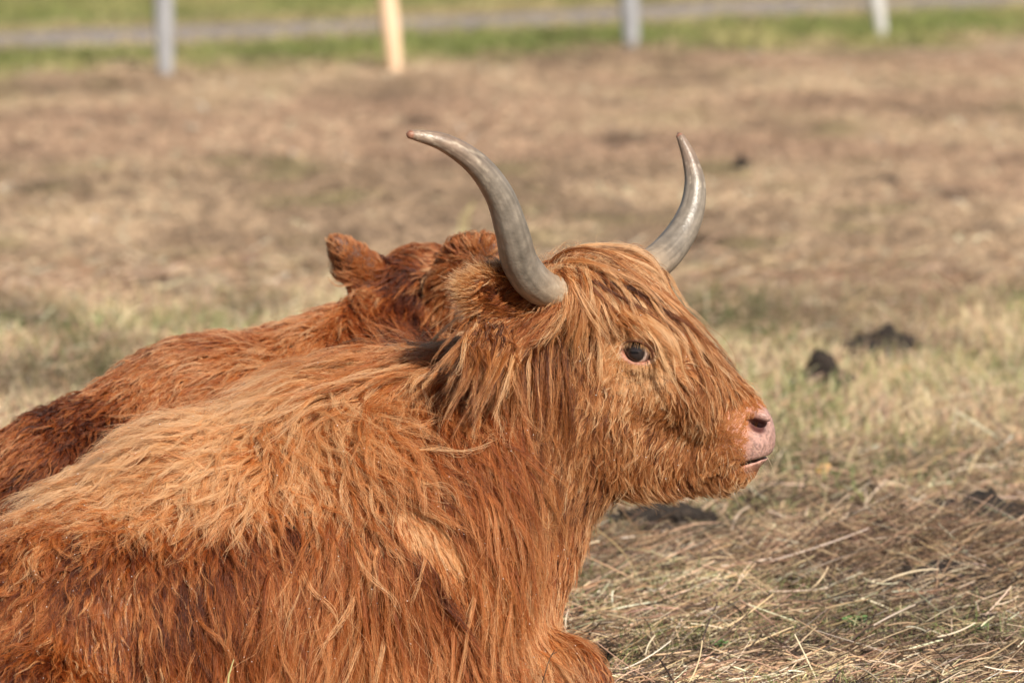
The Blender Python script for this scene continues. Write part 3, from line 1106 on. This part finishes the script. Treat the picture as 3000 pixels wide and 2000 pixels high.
# ---- the cow's coat
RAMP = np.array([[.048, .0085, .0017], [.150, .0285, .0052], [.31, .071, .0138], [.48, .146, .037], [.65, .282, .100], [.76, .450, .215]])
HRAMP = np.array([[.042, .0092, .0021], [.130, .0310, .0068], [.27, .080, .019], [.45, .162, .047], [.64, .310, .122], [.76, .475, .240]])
F_cow = Field([
    # px, py, dx, dy, length, lift, curl, pale
    (-400, 1600, -.9, .4, .07, .4, .5, .50), (-400, 1900, -.2, 1, .07, .3, .4, .35),
    (0, 1470, -1, .12, .07, .5, .5, .60), (150, 1430, -1, .05, 0.108, .5, .5, 0.62), (300, 1390, -.95, .1, 0.108, .5, .5, 0.67),
    (600, 1280, -.95, .05, 0.108, .5, .5, 0.69), (500, 1380, -.9, .2, 0.096, .5, .6, 0.61), (700, 1400, -.7, .4, 0.096, .5, .6, 0.59),
    (850, 1150, -1, .15, 0.132, .45, .4, 0.65), (1000, 1110, -1, .1, 0.156, .45, .4, 0.65), (1150, 1060, -1, .12, 0.168, .4, .35, 0.57),
    (1280, 1020, -.95, .1, 0.156, .4, .35, 0.49), (1380, 1030, -.7, .4, .08, .4, .5, .30),
    (1000, 1220, .8, .55, 0.120, .35, .35, 0.67), (1150, 1330, .75, .65, 0.108, .35, .6, 0.57), (850, 1260, .5, .6, 0.096, .45, .5, 0.65),
    (900, 1400, .5, .8, .06, .3, .5, .55), (820, 1480, .6, .7, .035, .25, .3, .62), (600, 1500, -.5, .6, .06, .4, .8, .58), (420, 1460, -.8, .4, .06, .4, .7, .62),
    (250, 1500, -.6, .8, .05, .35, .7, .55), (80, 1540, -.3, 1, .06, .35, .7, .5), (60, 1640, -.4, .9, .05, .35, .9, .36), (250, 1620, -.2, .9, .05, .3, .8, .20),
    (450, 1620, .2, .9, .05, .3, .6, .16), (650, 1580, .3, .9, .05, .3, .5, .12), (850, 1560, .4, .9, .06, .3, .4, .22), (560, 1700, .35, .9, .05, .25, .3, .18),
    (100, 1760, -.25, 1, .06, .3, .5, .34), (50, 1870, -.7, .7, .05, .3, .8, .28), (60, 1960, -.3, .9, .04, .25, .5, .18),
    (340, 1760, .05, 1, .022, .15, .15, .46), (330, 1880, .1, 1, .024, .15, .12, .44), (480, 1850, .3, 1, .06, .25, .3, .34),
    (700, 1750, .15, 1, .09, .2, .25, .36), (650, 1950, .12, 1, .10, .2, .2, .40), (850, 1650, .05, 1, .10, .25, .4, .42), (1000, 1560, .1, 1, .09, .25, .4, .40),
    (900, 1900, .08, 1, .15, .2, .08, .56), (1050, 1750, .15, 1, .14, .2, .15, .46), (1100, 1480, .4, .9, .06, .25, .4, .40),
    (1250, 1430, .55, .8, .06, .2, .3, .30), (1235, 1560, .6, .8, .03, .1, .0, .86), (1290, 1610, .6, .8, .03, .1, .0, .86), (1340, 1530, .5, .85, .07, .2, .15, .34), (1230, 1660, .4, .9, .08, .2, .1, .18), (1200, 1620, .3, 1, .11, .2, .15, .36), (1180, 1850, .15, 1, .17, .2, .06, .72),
    (1350, 1750, .4, .95, .16, .2, .08, .36), (1400, 1900, .45, .95, .15, .2, .1, .46), (1450, 1600, .5, .85, .13, .2, .12, .46), (1560, 1790, .55, .85, .14, .2, .06, .66),
    (1650, 1700, .5, .7, .04, .25, .2, .48), (1640, 1860, .5, .8, .07, .2, .1, .44), (1740, 1930, .4, .9, .04, .25, .1, .40), (1680, 1980, .5, .85, .06, .2, .1, .44),
    (1300, 1130, .2, 1, .08, .3, .6, .36), (1200, 1180, .3, .9, .07, .3, .6, .40), (1400, 1150, .15, 1, .13, .3, .15, .22), (1300, 1270, .6, .8, .07, .2, .2, .30),
    (1420, 1300, .65, .75, .13, .2, .06, .22), (1500, 1220, .25, 1, .11, .25, .15, .30), (1550, 1420, .6, .8, .13, .2, .07, .30), (1500, 1500, .65, .75, .12, .2, .1, .38), (1620, 1480, .45, .9, .09, .2, .15, .34),
    (1680, 1590, .4, .8, .05, .25, .15, .44), (1560, 1300, .2, 1, .08, .3, .25, .36),
    # cheek and jaw
    (1590, 1150, -.05, 1, .06, .35, .6, .36), (1650, 1250, .05, 1, .055, .35, .5, .42), (1700, 1380, .1, 1, .06, .3, .3, .46), (1780, 1460, .1, 1, .07, .3, .2, .44), (1900, 1430, .1, 1, .06, .3, .25, .46),
    (1800, 1260, .05, 1, .05, .35, .5, .50), (1750, 1140, -.15, 1, .045, .35, .7, .42), (1880, 1170, -.35, .9, .035, .3, .7, .46), (1960, 1230, -.3, .9, .036, .25, .35, .48), (1900, 1310, -.05, 1, .05, .3, .4, .48),
    (2010, 1330, -.3, .9, .030, .2, .15, .48), (2050, 1260, -.4, .8, .026, .2, .1, .46), (2000, 1420, .1, 1, .036, .3, .15, .48), (2090, 1410, .15, .9, .03, .3, .2, .5), (2160, 1395, .2, .9, .02, .3, .15, .55),
    (2080, 1280, -.6, .75, .016, .15, .08, .40), (2130, 1310, -.55, .75, .008, .12, .05, .52), (2100, 1340, -.35, .9, .018, .2, .08, .5), (2150, 1240, -.6, .5, .006, .12, .05, .55), (2170, 1320, -.6, .6, .006, .12, .05, .55), (2185, 1285, -.6, .5, .005, .12, .05, .58), (2180, 1190, -.3, .7, .007, .2, .05, .5), (2240, 1185, .3, .6, .008, .3, .1, .55),
    # round the eye
    (1870, 1085, -.25, 1, .012, .12, .03, 1.0), (1920, 1095, .1, 1, .012, .12, .03, 1.0), (1840, 1115, -.25, 1, .015, .12, .05, .88), (1920, 1135, .0, 1, .016, .12, .05, .80), (1890, 1125, -.1, 1, .018, .15, .12, .85), (1805, 1040, -.7, .5, .016, .2, .08, .74), (1800, 1090, -.5, .9, .018, .2, .12, .70), (1945, 1060, .7, .3, .016, .25, .1, .84),
    (1985, 1060, .85, -.1, .02, .3, .3, .55), (1850, 975, -.8, .2, .014, .2, .1, .74), (1900, 985, .5, .5, .016, .2, .2, .5), (1990, 1000, .5, .8, .03, .25, .2, .46),
    # forehead and bridge
    (1700, 770, .6, .6, .07, .4, .3, .66), (1800, 800, .75, .55, .08, .35, .2, .66), (1900, 850, .75, .65, .09, .3, .15, .62), (1760, 900, .3, .9, .06, .3, .3, .42), (1700, 980, .0, 1, .06, .35, .4, .34),
    (1990, 930, .7, .72, .09, .3, .15, .56), (2080, 1020, .62, .78, .08, .25, .15, .52), (2050, 1110, .35, .93, .07, .25, .2, .44), (2130, 1100, .5, .85, .06, .2, .15, .50), (2190, 1130, .5, .85, .03, .2, .12, .46),
    (2080, 1190, .1, 1, .05, .2, .15, .44), (2130, 1185, .1, .95, .022, .2, .1, .44),
    # near ear
    (1370, 840, -1, -.05, .026, .3, .1, .85), (1450, 800, -.9, -.15, .022, .3, .1, .85), (1540, 840, -.95, .0, .030, .2, .1, .18), (1450, 850, -.95, .0, .030, .2, .1, .22), (1450, 910, -.8, .5, .035, .3, .1, .45), (1600, 930, -.3, .9, .08, .35, .2, .40), (1350, 900, -.8, .6, .04, .4, .2, .66),
])


_r = F_cow.r
_b = (_r[:, 0] < 1570) & (_r[:, 1] > 1000)
_h = ~_b & (_r[:, 4] > .03) & (_r[:, 1] > 940)
_r[_b, 4] *= 1.45; _r[_b, 5] *= .50; _r[_b, 6] *= .70
_r[_h, 4] *= np.where(_r[_h, 1] > 1370, .80, np.where(_r[_h, 0] > 1740, 1.0, 1.3)); _r[_h, 5] *= .55; _r[_h, 6] *= .60
_d = _b & (_r[:, 1] < 1480) & (_r[:, 2] < -.5)
_r[_d, 5] *= 2.0; _r[_d, 6] *= 1.3; _r[_d, 7] += .13
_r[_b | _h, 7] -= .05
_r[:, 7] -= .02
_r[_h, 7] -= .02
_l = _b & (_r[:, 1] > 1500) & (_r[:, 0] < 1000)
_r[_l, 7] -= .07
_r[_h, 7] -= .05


def cow_density(c):
    px, py = proj(c)
    w = np.ones(len(c))
    _, g = cow.sample(c)
    w *= np.where(g[:, 1] > .45, .22, 1.0)                     # far side
    w *= np.where(px < -160, .3, 1.0)
    w *= np.where(c[:, 2] < .03, .05, 1.0)
    dn = (c - H(2205, 1262)) @ head_axes(-12)[0]
    nose_m = sstep(.012, -.006, dn) + (c[:, 2] > H(2205, 1262)[2] + .052) + .9 * (c[:, 2] < H(2205, 1262)[2] - .078)
    w *= np.where(px > 2020, np.clip(nose_m, 0, 1), 1)
    for E in (EYE, EYE - HL * .224):
        q = (c - E)
        rr = np.sqrt(((q @ head_axes(-20)[0]) / .035) ** 2 + (q[:, 2] / .0225) ** 2 + (q @ HL / .06) ** 2)
        w *= sstep(.8, 1.15, rr)
    for s in (0, 1):
        nc = H(2221, 1247, .058) - s * HL * .116
        w *= sstep(.02, .032, np.linalg.norm(c - nc, axis=1))
    return w


def head_w(c):
    px, py = proj(c)
    return ((px > 1560) & (py < 1560)).astype(float)


parts = []


def grow(bd, roots, comb, n_child, spread, clump, ramp, frizz, r0, r1, K=8, stray=.22, lenmul=None, layer=(.001, .01), tip=.28, jit=.14, lockjit=.10, grav=.15, lenvar=(.6, 1.05), pal=0.0):
    d, nn = bd.sample(roots)
    g, L = lock_guides(bd, roots, nn, comb, stray=stray, lenmul=lenmul, layer=layer, grav=grav)
    clump = (np.zeros(len(roots)) + clump) * np.clip(L / .045, .08, 1)
    p, gi, f = children(bd, g, L, nn, n_child, spread, clump, K=K, frizz=frizz, lenvar=lenvar)
    px, py = proj(roots)
    pal = pal + (fbm(px / 60.0, py / 60.0, 71, 3) - .5) * .42
    ls = np.clip(L / .035, .2, 1)
    c = coat_colour(comb[:, 5] + pal * ls, gi, len(p), K, ramp, tip=tip, jit=jit * ls, lockjit=lockjit * ls)
    return p, radii(len(p), K, r0, r1), c


def comb_at(field, roots):
    px, py = proj(roots)
    return field(px, py)


# undercoat
def two_ramps(roots):
    px, py = proj(roots)
    return (px > 1590 - .25 * (py - 1100)) & (py < 1500)


def cow_layer(n, hb, dens=cow_density, **kw):
    out = []
    ro = surf_sample(cv, cq, n, lambda c: dens(c) * (1 + hb * head_w(c)))
    hd = two_ramps(ro)
    for rr, rm in ((ro[~hd], RAMP), (ro[hd], HRAMP)):
        cb = comb_at(F_cow, rr)
        k2 = dict(kw)
        if k2.get('spread') is None:
            k2['spread'] = np.clip(.0040 + cb[:, 2] * .06, .0025, .011)
        if k2.get('clump') is None:
            k2['clump'] = np.clip(.60 + R.normal(0, .20, len(rr)), .2, .95)
        cb[:, 3] += k2.pop('raise_', 0)
        out.append(grow(cow, rr, cb, ramp=rm, **k2))
    return out


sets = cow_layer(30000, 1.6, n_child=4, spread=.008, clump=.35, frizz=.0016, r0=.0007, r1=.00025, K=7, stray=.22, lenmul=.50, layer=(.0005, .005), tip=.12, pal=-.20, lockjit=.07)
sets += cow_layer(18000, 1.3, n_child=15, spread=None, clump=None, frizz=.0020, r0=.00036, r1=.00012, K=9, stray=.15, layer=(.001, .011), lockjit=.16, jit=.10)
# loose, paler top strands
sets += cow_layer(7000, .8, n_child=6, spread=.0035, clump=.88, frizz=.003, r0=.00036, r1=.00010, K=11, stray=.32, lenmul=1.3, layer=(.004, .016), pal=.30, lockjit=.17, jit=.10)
# long shaggy wavy locks along the back and over the shoulder
def back_w(c):
    px, py = proj(c)
    return cow_density(c) * (.15 + 1.5 * gauss(px, py, 700, 1330, 560, 190) + .8 * gauss(px, py, 1180, 1080, 260, 90) + .10 * gauss(px, py, 1150, 1750, 330, 300)) * (px < 1560)


sets += cow_layer(1700, .0, dens=back_w, n_child=14, spread=.0065, clump=.84, frizz=.004, r0=.00042, r1=.00012, K=13, stray=.55, lenmul=1.35, layer=(.008, .026), pal=.16, lockjit=.16, jit=.10, raise_=.25)
# flyaways
sets += cow_layer(5000, .0, n_child=1, spread=.002, clump=.0, frizz=.010, r0=.00026, r1=.00008, K=10, stray=.8, lenmul=1.2, layer=(.004, .026), pal=.18, raise_=.45)


def eye_clear(st, keep=.02):
    p = st[0]
    af, au, al = head_axes(-16)
    bad = np.zeros(len(p), bool)
    for E, sg in ((EYE, 1), (EYE - HL * .224, -1)):
        q = p - E
        rr = ((q @ af - .002) / .0365) ** 2 + ((q @ au - .001) / .0235) ** 2
        bad |= ((rr < 1) & (q @ HL * sg > -.01) & (q @ HL * sg < .12)).any(1)
        lng = np.linalg.norm(p[:, -1] - p[:, 0], axis=1) > .032
        r2 = ((q @ af) / .056) ** 2 + ((q @ au + .016) / .042) ** 2
        bad |= ((r2 < 1) & (q @ HL * sg > -.02) & (q @ HL * sg < .12)).any(1) & lng & (R.random(len(p)) < .9)
    k = ~bad | (R.random(len(p)) < keep)
    return tuple(a[k] for a in st)


PC = P(1262, 1588, -.30)
PA, PB = nrm(np.array([.74, 0, -.62])), nrm(np.array([.62, 0, .74]))


def patch_clear(st):
    q = st[0] - PC
    rr = ((q @ PA) / .075) ** 2 + ((q @ PB) / (.030 - .12 * np.clip(q @ PA, -.06, .06))) ** 2
    inside = (rr < 1) & (np.abs(q[..., 1]) < .2)
    bad = inside[:, 1:].any(1) & ~(inside[:, 0] & (np.linalg.norm(st[0][:, -1] - st[0][:, 0], axis=1) < .05))
    k = ~bad | (R.random(len(bad)) < .05)
    return tuple(a[k] for a in st)


def patch_hair():
    ro = surf_sample(cv, cq, 2200, lambda c: np.exp(-(((c - PC) @ PA) / .07) ** 2 - (((c - PC) @ PB) / .03) ** 2) * (np.abs(c[:, 1] - PC[1]) < .2))
    cb = np.tile(np.array([.62, .78, .030, .08, .0, .84]), (len(ro), 1))
    return grow(cow, ro, cb, 8, .004, .2, HRAMP, .0008, .0004, .00015, K=6, stray=.08, layer=(.0005, .003), pal=.0, lockjit=.06, jit=.08, tip=.1)


sets = [patch_clear(eye_clear(q)) for q in sets] + [patch_hair()]
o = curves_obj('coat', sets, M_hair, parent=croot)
o['kind'] = 'stuff'

# forelock: long locks from the poll over the brow and down the nose
nf = 640
rp = surf_sample(cv, cq, nf * 6, lambda c: gauss(*proj(c), 1765, 830, 115, 60) * (np.abs((c - H(1760, 800)) @ HL) < .12))
px, py = proj(rp)
rp = rp[(py < 930)][:nf]
px, py = proj(rp)
lat = (rp - H(1760, 800)) @ HL
u = R.random(len(rp))
near_s = lat > .035
cls = np.where(near_s & (px < 1745) & (u < .6), 2, np.where(near_s & (u < .75), 1, 0))
ld = np.array([(.80, .56), (.72, .68), (.04, 1.0)])[cls]
ld[(cls == 1) & (R.random(len(rp)) < .45)] = (.45, .9)
comb = np.zeros((len(rp), 6))
comb[:, 0] = ld[:, 0]
comb[:, 1] = ld[:, 1]
comb[:, 2] = np.select([cls == 0, cls == 1], [R.uniform(.11, .27, len(rp)), R.uniform(.07, .14, len(rp))], R.uniform(.10, .18, len(rp)))
comb[:, 3] = .20
comb[:, 4] = .14
comb[:, 5] = .56 + .12 * R.standard_normal(len(rp))
fl = grow(cow, rp, comb, 24, .008, np.clip(R.normal(.86, .10, len(rp)), .4, .98), HRAMP, .0026, .00052, .00013, K=14, stray=.42, layer=(.002, .016), grav=.14, lockjit=.30, jit=.09)
rc = surf_sample(cv, cq, 160, lambda c: gauss(*proj(c), 1690, 795, 90, 45))
cbw = np.tile(np.array([.35, -.55, .055, 1.2, .3, .72]), (len(rc), 1))
cbw[:, 0] += R.normal(0, .5, len(rc))
wi = grow(cow, rc, cbw, 2, .003, .3, HRAMP, .006, .0003, .0001, K=9, stray=.5, layer=(.004, .02), grav=.0)
fl = eye_clear(fl, .05)
o = curves_obj('forelock', [fl, wi], M_hair, parent=croot)
o['kind'] = 'stuff'

# long hair hanging from the near ear, and its pale fringe
ne = 300
s = R.random(ne) * .85
rt = EA0 + (EA1 - EA0) * (s * 1.02 - .05)[:, None] - eup * (.030 + .022 * np.sqrt(np.clip(1 - (s * 2 - 1) ** 2, 0, 1)))[:, None] + enn * R.uniform(-.008, .02, ne)[:, None]
comb = np.zeros((ne, 6))
comb[:, 0] = -.35 + .35 * (1 - s) + .1 * R.standard_normal(ne)
comb[:, 1] = 1.0
comb[:, 2] = R.uniform(.15, .28, ne) * (1 - .3 * s)
comb[:, 3] = .35
comb[:, 4] = .10
comb[:, 5] = .32 + .16 * R.standard_normal(ne)
e1 = grow(cow, rt, comb, 22, .007, .85, HRAMP, .0026, .0005, .00014, K=12, stray=.22, layer=(.003, .016), grav=1.2)
def fringe(n, cen, ax, upv, nv, ra, rb, a0, a1, l0, l1, out, back, ramp, pale, drop=.0, K=7, nch=12):
    a = R.uniform(a0, a1, n)
    rt = cen + ax * (ra * np.cos(a))[:, None] + upv * (rb * np.sin(a))[:, None] + nv * R.uniform(-.012, .012, n)[:, None]
    rad = ax * (np.cos(a) * out + back)[:, None] + upv * (np.sin(a) * out)[:, None]
    rt = np.repeat(rt, nch, 0) + R.normal(0, .0045, (n * nch, 3))
    D = np.repeat(nrm(rad), nch, 0) + np.repeat(R.normal(0, .16, (n, 3)), nch, 0) + R.normal(0, .10, (n * nch, 3))
    D = nrm(D)
    L = np.repeat(R.uniform(l0, l1, n), nch) * R.uniform(.5, 1.1, n * nch)
    t = np.linspace(0, 1, K)
    cv_ = nrm(R.normal(0, 1, (n * nch, 3))) * .18 + np.array([0, 0, -drop])
    p = rt[:, None] + D[:, None] * (t[None] * L[:, None])[..., None] + cv_[:, None] * ((t ** 2)[None] * L[:, None])[..., None]
    gi = np.repeat(np.arange(n), nch)
    c = coat_colour(np.full(n, pale), gi, n * nch, K, ramp, tip=.35, jit=.14, lockjit=.12)
    return p, radii(n * nch, K, .00042, .00012), c


GRAMP = np.array([[.06, .024, .012], [.17, .085, .045], [.34, .20, .115], [.52, .36, .23], [.66, .50, .34], [.75, .60, .44]])
e2 = fringe(330, ECEN, eax, eup, enn, .118, .048, -1.6, 2.3, .018, .040, .7, .9, HRAMP, .80)
e3 = fringe(150, ECEN + enn * .006, eax, eup, enn, .07, .03, -3.14, 3.14, .05, .09, .30, 1.1, HRAMP, .12)
o = curves_obj('ear_hair', [e1, e2, e3], M_hair, parent=croot); o['kind'] = 'stuff'

# lashes of the near eye
nl = 90
s = R.uniform(-1, 1, nl)
af, au, al = head_axes(-16)
rt = EYE + af * (.027 * s)[:, None] + au * (.0180 * np.sqrt(np.clip(1 - s * s, 0, 1)) + .001)[:, None] + HL * .012
t = np.linspace(0, 1, 6)[None, :, None]
d0 = HL * .6 + np.array([0, 0, .15])
lash = rt[:, None] + (d0 + af * (.35 * s)[:, None])[:, None] * t * .014 - np.array([0, 0, 1.0]) * t * t * .012 * R.uniform(.6, 1.2, (nl, 1, 1))
o = curves_obj('eyelashes', [(lash, radii(nl, 6, .00035, .0001), np.full((nl, 6, 3), (.42, .20, .08)))], M_hair, parent=croot); o['kind'] = 'stuff'

# whiskers on lips and chin
nw = 70
wr = surf_sample(cv, cq, nw, lambda c: gauss(*proj(c), 2165, 1355, 50, 45) * ((c - H(2165, 1350)) @ HL > .0))
_, wnn = cow.sample(wr)
wd = nrm(wnn + np.array([.5, 0, -.5]) + R.normal(0, .3, (nw, 3)))
t = np.linspace(0, 1, 6)[None, :, None]
wl = R.uniform(.015, .045, (nw, 1, 1))
wp = wr[:, None] + wd[:, None] * t * wl + np.array([0, 0, -.35]) * t * t * wl
o = curves_obj('whiskers', [(wp, radii(nw, 6, .00028, .00008), np.full((nw, 6, 3), (.62, .45, .28)))], M_hair, parent=croot); o['kind'] = 'stuff'

# dew on the hair tips
M_dew, nt, b = new_mat('dew')
b.inputs['Base Color'].default_value = (.9, .92, .95, 1)  # near-white colour stands in for the sun glint of clear drops
b.inputs['Roughness'].default_value = .2
b.inputs['Specular IOR Level'].default_value = 1.0
b.inputs['Metallic'].default_value = .0
b.inputs['Transmission Weight'].default_value = .15
b.inputs['IOR'].default_value = 1.33


def dew(sets, n, parent, pxmax):
    allp = np.concatenate([q[0][:, -3] for q in sets])
    px, py = proj(allp)
    allp = allp[(px > -50) & (px < pxmax)]
    allp = allp[R.choice(len(allp), n, replace=False)]
    bm = bmesh.new()
    bmesh.ops.create_icosphere(bm, subdivisions=1, radius=1)
    co = np.array([q.co[:] for q in bm.verts])
    fc = np.array([[q.index for q in f_.verts] for f_ in bm.faces])
    bm.free()
    r = R.uniform(.0004, .0011, n)
    v = (allp[:, None] + co[None] * r[:, None, None]).reshape(-1, 3)
    f = (fc[None] + (np.arange(n) * len(co))[:, None, None]).reshape(-1, 3)
    o = mesh_obj('dewdrops', v, f, M_dew, parent=parent)
    o['kind'] = 'stuff'


dew([sets[4], sets[6]], 1000, croot, 1700)
dew([sets[5], fl], 220, croot, 2250)

# a dry twig caught in the shoulder hair and a grass stalk in front of the flank
M_twig = noise_mat('dark_twig', [(.3, (.05, .035, .025)), (.7, (.12, .08, .05))], scale=60, bump=.3)
M_stalk = noise_mat('green_yellow_stalk', [(.3, (.45, .42, .16)), (.7, (.60, .52, .25))], scale=40, bump=.2)


def tube(paths, r0, r1, name, mat, label, cat):
    v, f = [], []
    for pts in paths:
        c = catmull(pts, 24)
        tg = nrm(np.gradient(c, axis=0))
        u = nrm(np.cross(tg, np.array([.2, 1, .1])))
        w = np.cross(tg, u)
        b0 = len(v)
        for i in range(24):
            rr = r0 + (r1 - r0) * i / 23
            for k in range(6):
                a = k * math.pi / 3
                v.append(c[i] + (u[i] * math.cos(a) + w[i] * math.sin(a)) * rr)
        for i in range(23):
            for k in range(6):
                f.append((b0 + i * 6 + k, b0 + i * 6 + (k + 1) % 6, b0 + i * 6 + 6 + (k + 1) % 6, b0 + i * 6 + 6 + k))
    tag(mesh_obj(name, v, f, mat, origin=v[0]), label, cat)


ty = -.33
tube([[P(1588, 2000, ty), P(1600, 1960, ty - .01), P(1612, 1925, ty - .01), P(1625, 1902, ty - .02)], [P(1612, 1925, ty - .01), P(1619, 1915, ty), P(1632, 1908, ty)]], .0011, .0006, 'twig', M_twig, 'thin dark twig sticking out of the cow\'s lower chest hair', 'twig')
sy = -.62
g0 = P(665, 2100, sy)
tube([[np.array([g0[0], sy, .0]), P(668, 2010, sy), P(676, 1960, sy), P(685, 1930, sy)]], .0024, .0008, 'grass_stalk', M_stalk, 'single yellow green grass blade standing in front of the cow\'s flank', 'grass blade')
sg = ground_at(1350, 735)
sz = float(sg[1])
tube([[np.array([sg[0], sz, 0]), P(1358, 700, sz), P(1370, 640, sz), P(1388, 590, sz)], [np.array([sg[0], sz, 0]), P(1348, 690, sz), P(1352, 640, sz), P(1378, 605, sz)]], .004, .002, 'dry_stalk', M_stalk, 'tall pale dry stalk in the meadow just left of the near horn', 'dry stalk')

# ------------------------------------------------------------------ the young one behind
calf = Body(axis([(-1.55, .2, 175)]), axis([(.2, 1.65, 145)]), axis([(-.05, 1.0, 105)]))
calf.cone(P(-210, 2110, .50), P(240, 1560, .66), .17, .24, .09)
calf.cone(P(240, 1560, .66), P(620, 1375, .80), .24, .255, .09)
calf.cone(P(620, 1370, .80), P(900, 1330, .92), .255, .24, .09)
calf.cone(P(930, 1180, .95), P(1170, 960, 1.10), .155, .105, .09)
calf.cone(P(950, 1250, .95), P(1150, 1150, 1.05), .2, .15, .09)
calf.ell(P(1240, 880, 1.16), (.11, .12, .105), k=.06)
calf.cone(P(1270, 880, 1.2), P(1420, 960, 1.42), .10, .065, .06)
LA = nrm(P(1000, 725, 1.06) - P(1130, 870, 1.12))
LU = nrm(np.cross(np.array([0, 1, 0]), LA))
for q in range(7):
    t_ = q / 6
    calf.ell(P(1125 - 122 * t_, 868 - 138 * t_, 1.12 - .06 * t_), (.042, .054 - .030 * t_ ** 1.7, .022), [LA, LU, np.cross(LA, LU)], k=.02)
RA = nrm(P(1400, 745, .98) - P(1320, 930, 1.06))
RU = nrm(np.cross(np.array([0, 1, 0]), RA))
calf.ell(P(1385, 820, .98), (.120, .088, .034), [RA, RU, np.cross(RA, RU)], k=.012)
kv, kq = calf.mesh()
kroot = empty('highland_calf', (float(P(450, 1900, .8)[0]), .8, 0))
kroot['_w'] = [kroot.location.x, .8, 0.0]
tag(kroot, 'dark reddish hornless young highland cow lying behind the horned one, facing away', 'calf')
mesh_obj('body', kv, kq, M_skin, parent=kroot, colors=np.repeat(np.array([[.12, .04, .015]]), len(kv), 0))
KRAMP = np.array([[.024, .0055, .0023], [.072, .0145, .0042], [.185, .038, .0085], [.33, .084, .019], [.49, .180, .060], [.60, .310, .140]])
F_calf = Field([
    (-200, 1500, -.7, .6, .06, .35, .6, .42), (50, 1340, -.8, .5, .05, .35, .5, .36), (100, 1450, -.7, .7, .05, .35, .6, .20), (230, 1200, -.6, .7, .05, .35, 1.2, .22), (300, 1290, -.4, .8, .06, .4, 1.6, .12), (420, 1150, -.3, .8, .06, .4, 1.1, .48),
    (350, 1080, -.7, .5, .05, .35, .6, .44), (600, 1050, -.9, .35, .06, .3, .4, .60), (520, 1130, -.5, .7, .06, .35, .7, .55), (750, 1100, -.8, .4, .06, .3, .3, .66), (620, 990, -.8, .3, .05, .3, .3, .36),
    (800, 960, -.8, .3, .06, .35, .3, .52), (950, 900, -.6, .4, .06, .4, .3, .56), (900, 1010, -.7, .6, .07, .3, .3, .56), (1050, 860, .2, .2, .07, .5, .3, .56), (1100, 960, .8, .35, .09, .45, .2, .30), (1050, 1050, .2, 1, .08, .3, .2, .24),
    (1220, 970, .7, .6, .08, .4, .2, .12), (1170, 800, -.5, .6, .05, .35, .4, .05), (1230, 870, -.2, .7, .06, .35, .3, .05), (1220, 760, -.3, -.6, .04, .6, .4, .42), (1000, 720, -.6, -.6, .010, .3, .05, .70), (1060, 790, -.5, -.6, .008, .2, .05, .54), (1100, 800, -.5, -.6, .008, .2, .05, .50), (1090, 860, -.2, .5, .035, .3, .2, .46),  # nape: dark mane fur, with some of its shade put into pale
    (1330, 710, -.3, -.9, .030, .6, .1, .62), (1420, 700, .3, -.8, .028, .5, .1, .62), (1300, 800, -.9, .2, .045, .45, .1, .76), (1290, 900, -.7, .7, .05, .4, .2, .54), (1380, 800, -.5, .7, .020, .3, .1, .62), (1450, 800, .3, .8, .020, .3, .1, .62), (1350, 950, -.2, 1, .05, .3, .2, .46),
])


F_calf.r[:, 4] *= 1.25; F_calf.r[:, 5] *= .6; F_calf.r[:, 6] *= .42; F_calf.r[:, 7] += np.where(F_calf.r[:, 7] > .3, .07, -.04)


def calf_density(c):
    px, py = proj(c)
    _, g = calf.sample(c)
    return np.where(g[:, 1] > .45, .15, 1.) * np.where(px < -160, .25, 1.) * np.where(c[:, 2] < .25, .15, 1.)


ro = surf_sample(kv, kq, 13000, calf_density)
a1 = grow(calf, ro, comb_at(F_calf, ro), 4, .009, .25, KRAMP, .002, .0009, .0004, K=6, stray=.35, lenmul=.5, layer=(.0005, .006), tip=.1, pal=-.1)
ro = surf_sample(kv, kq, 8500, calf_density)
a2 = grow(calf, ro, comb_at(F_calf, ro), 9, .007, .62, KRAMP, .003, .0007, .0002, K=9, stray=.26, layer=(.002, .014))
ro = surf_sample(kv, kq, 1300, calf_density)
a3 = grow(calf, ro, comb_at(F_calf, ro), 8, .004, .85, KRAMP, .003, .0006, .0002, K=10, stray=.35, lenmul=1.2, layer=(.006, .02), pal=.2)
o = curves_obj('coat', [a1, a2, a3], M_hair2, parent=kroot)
o['kind'] = 'stuff'

for o in list(bpy.data.objects):
    if '_w' in o:
        del o['_w']
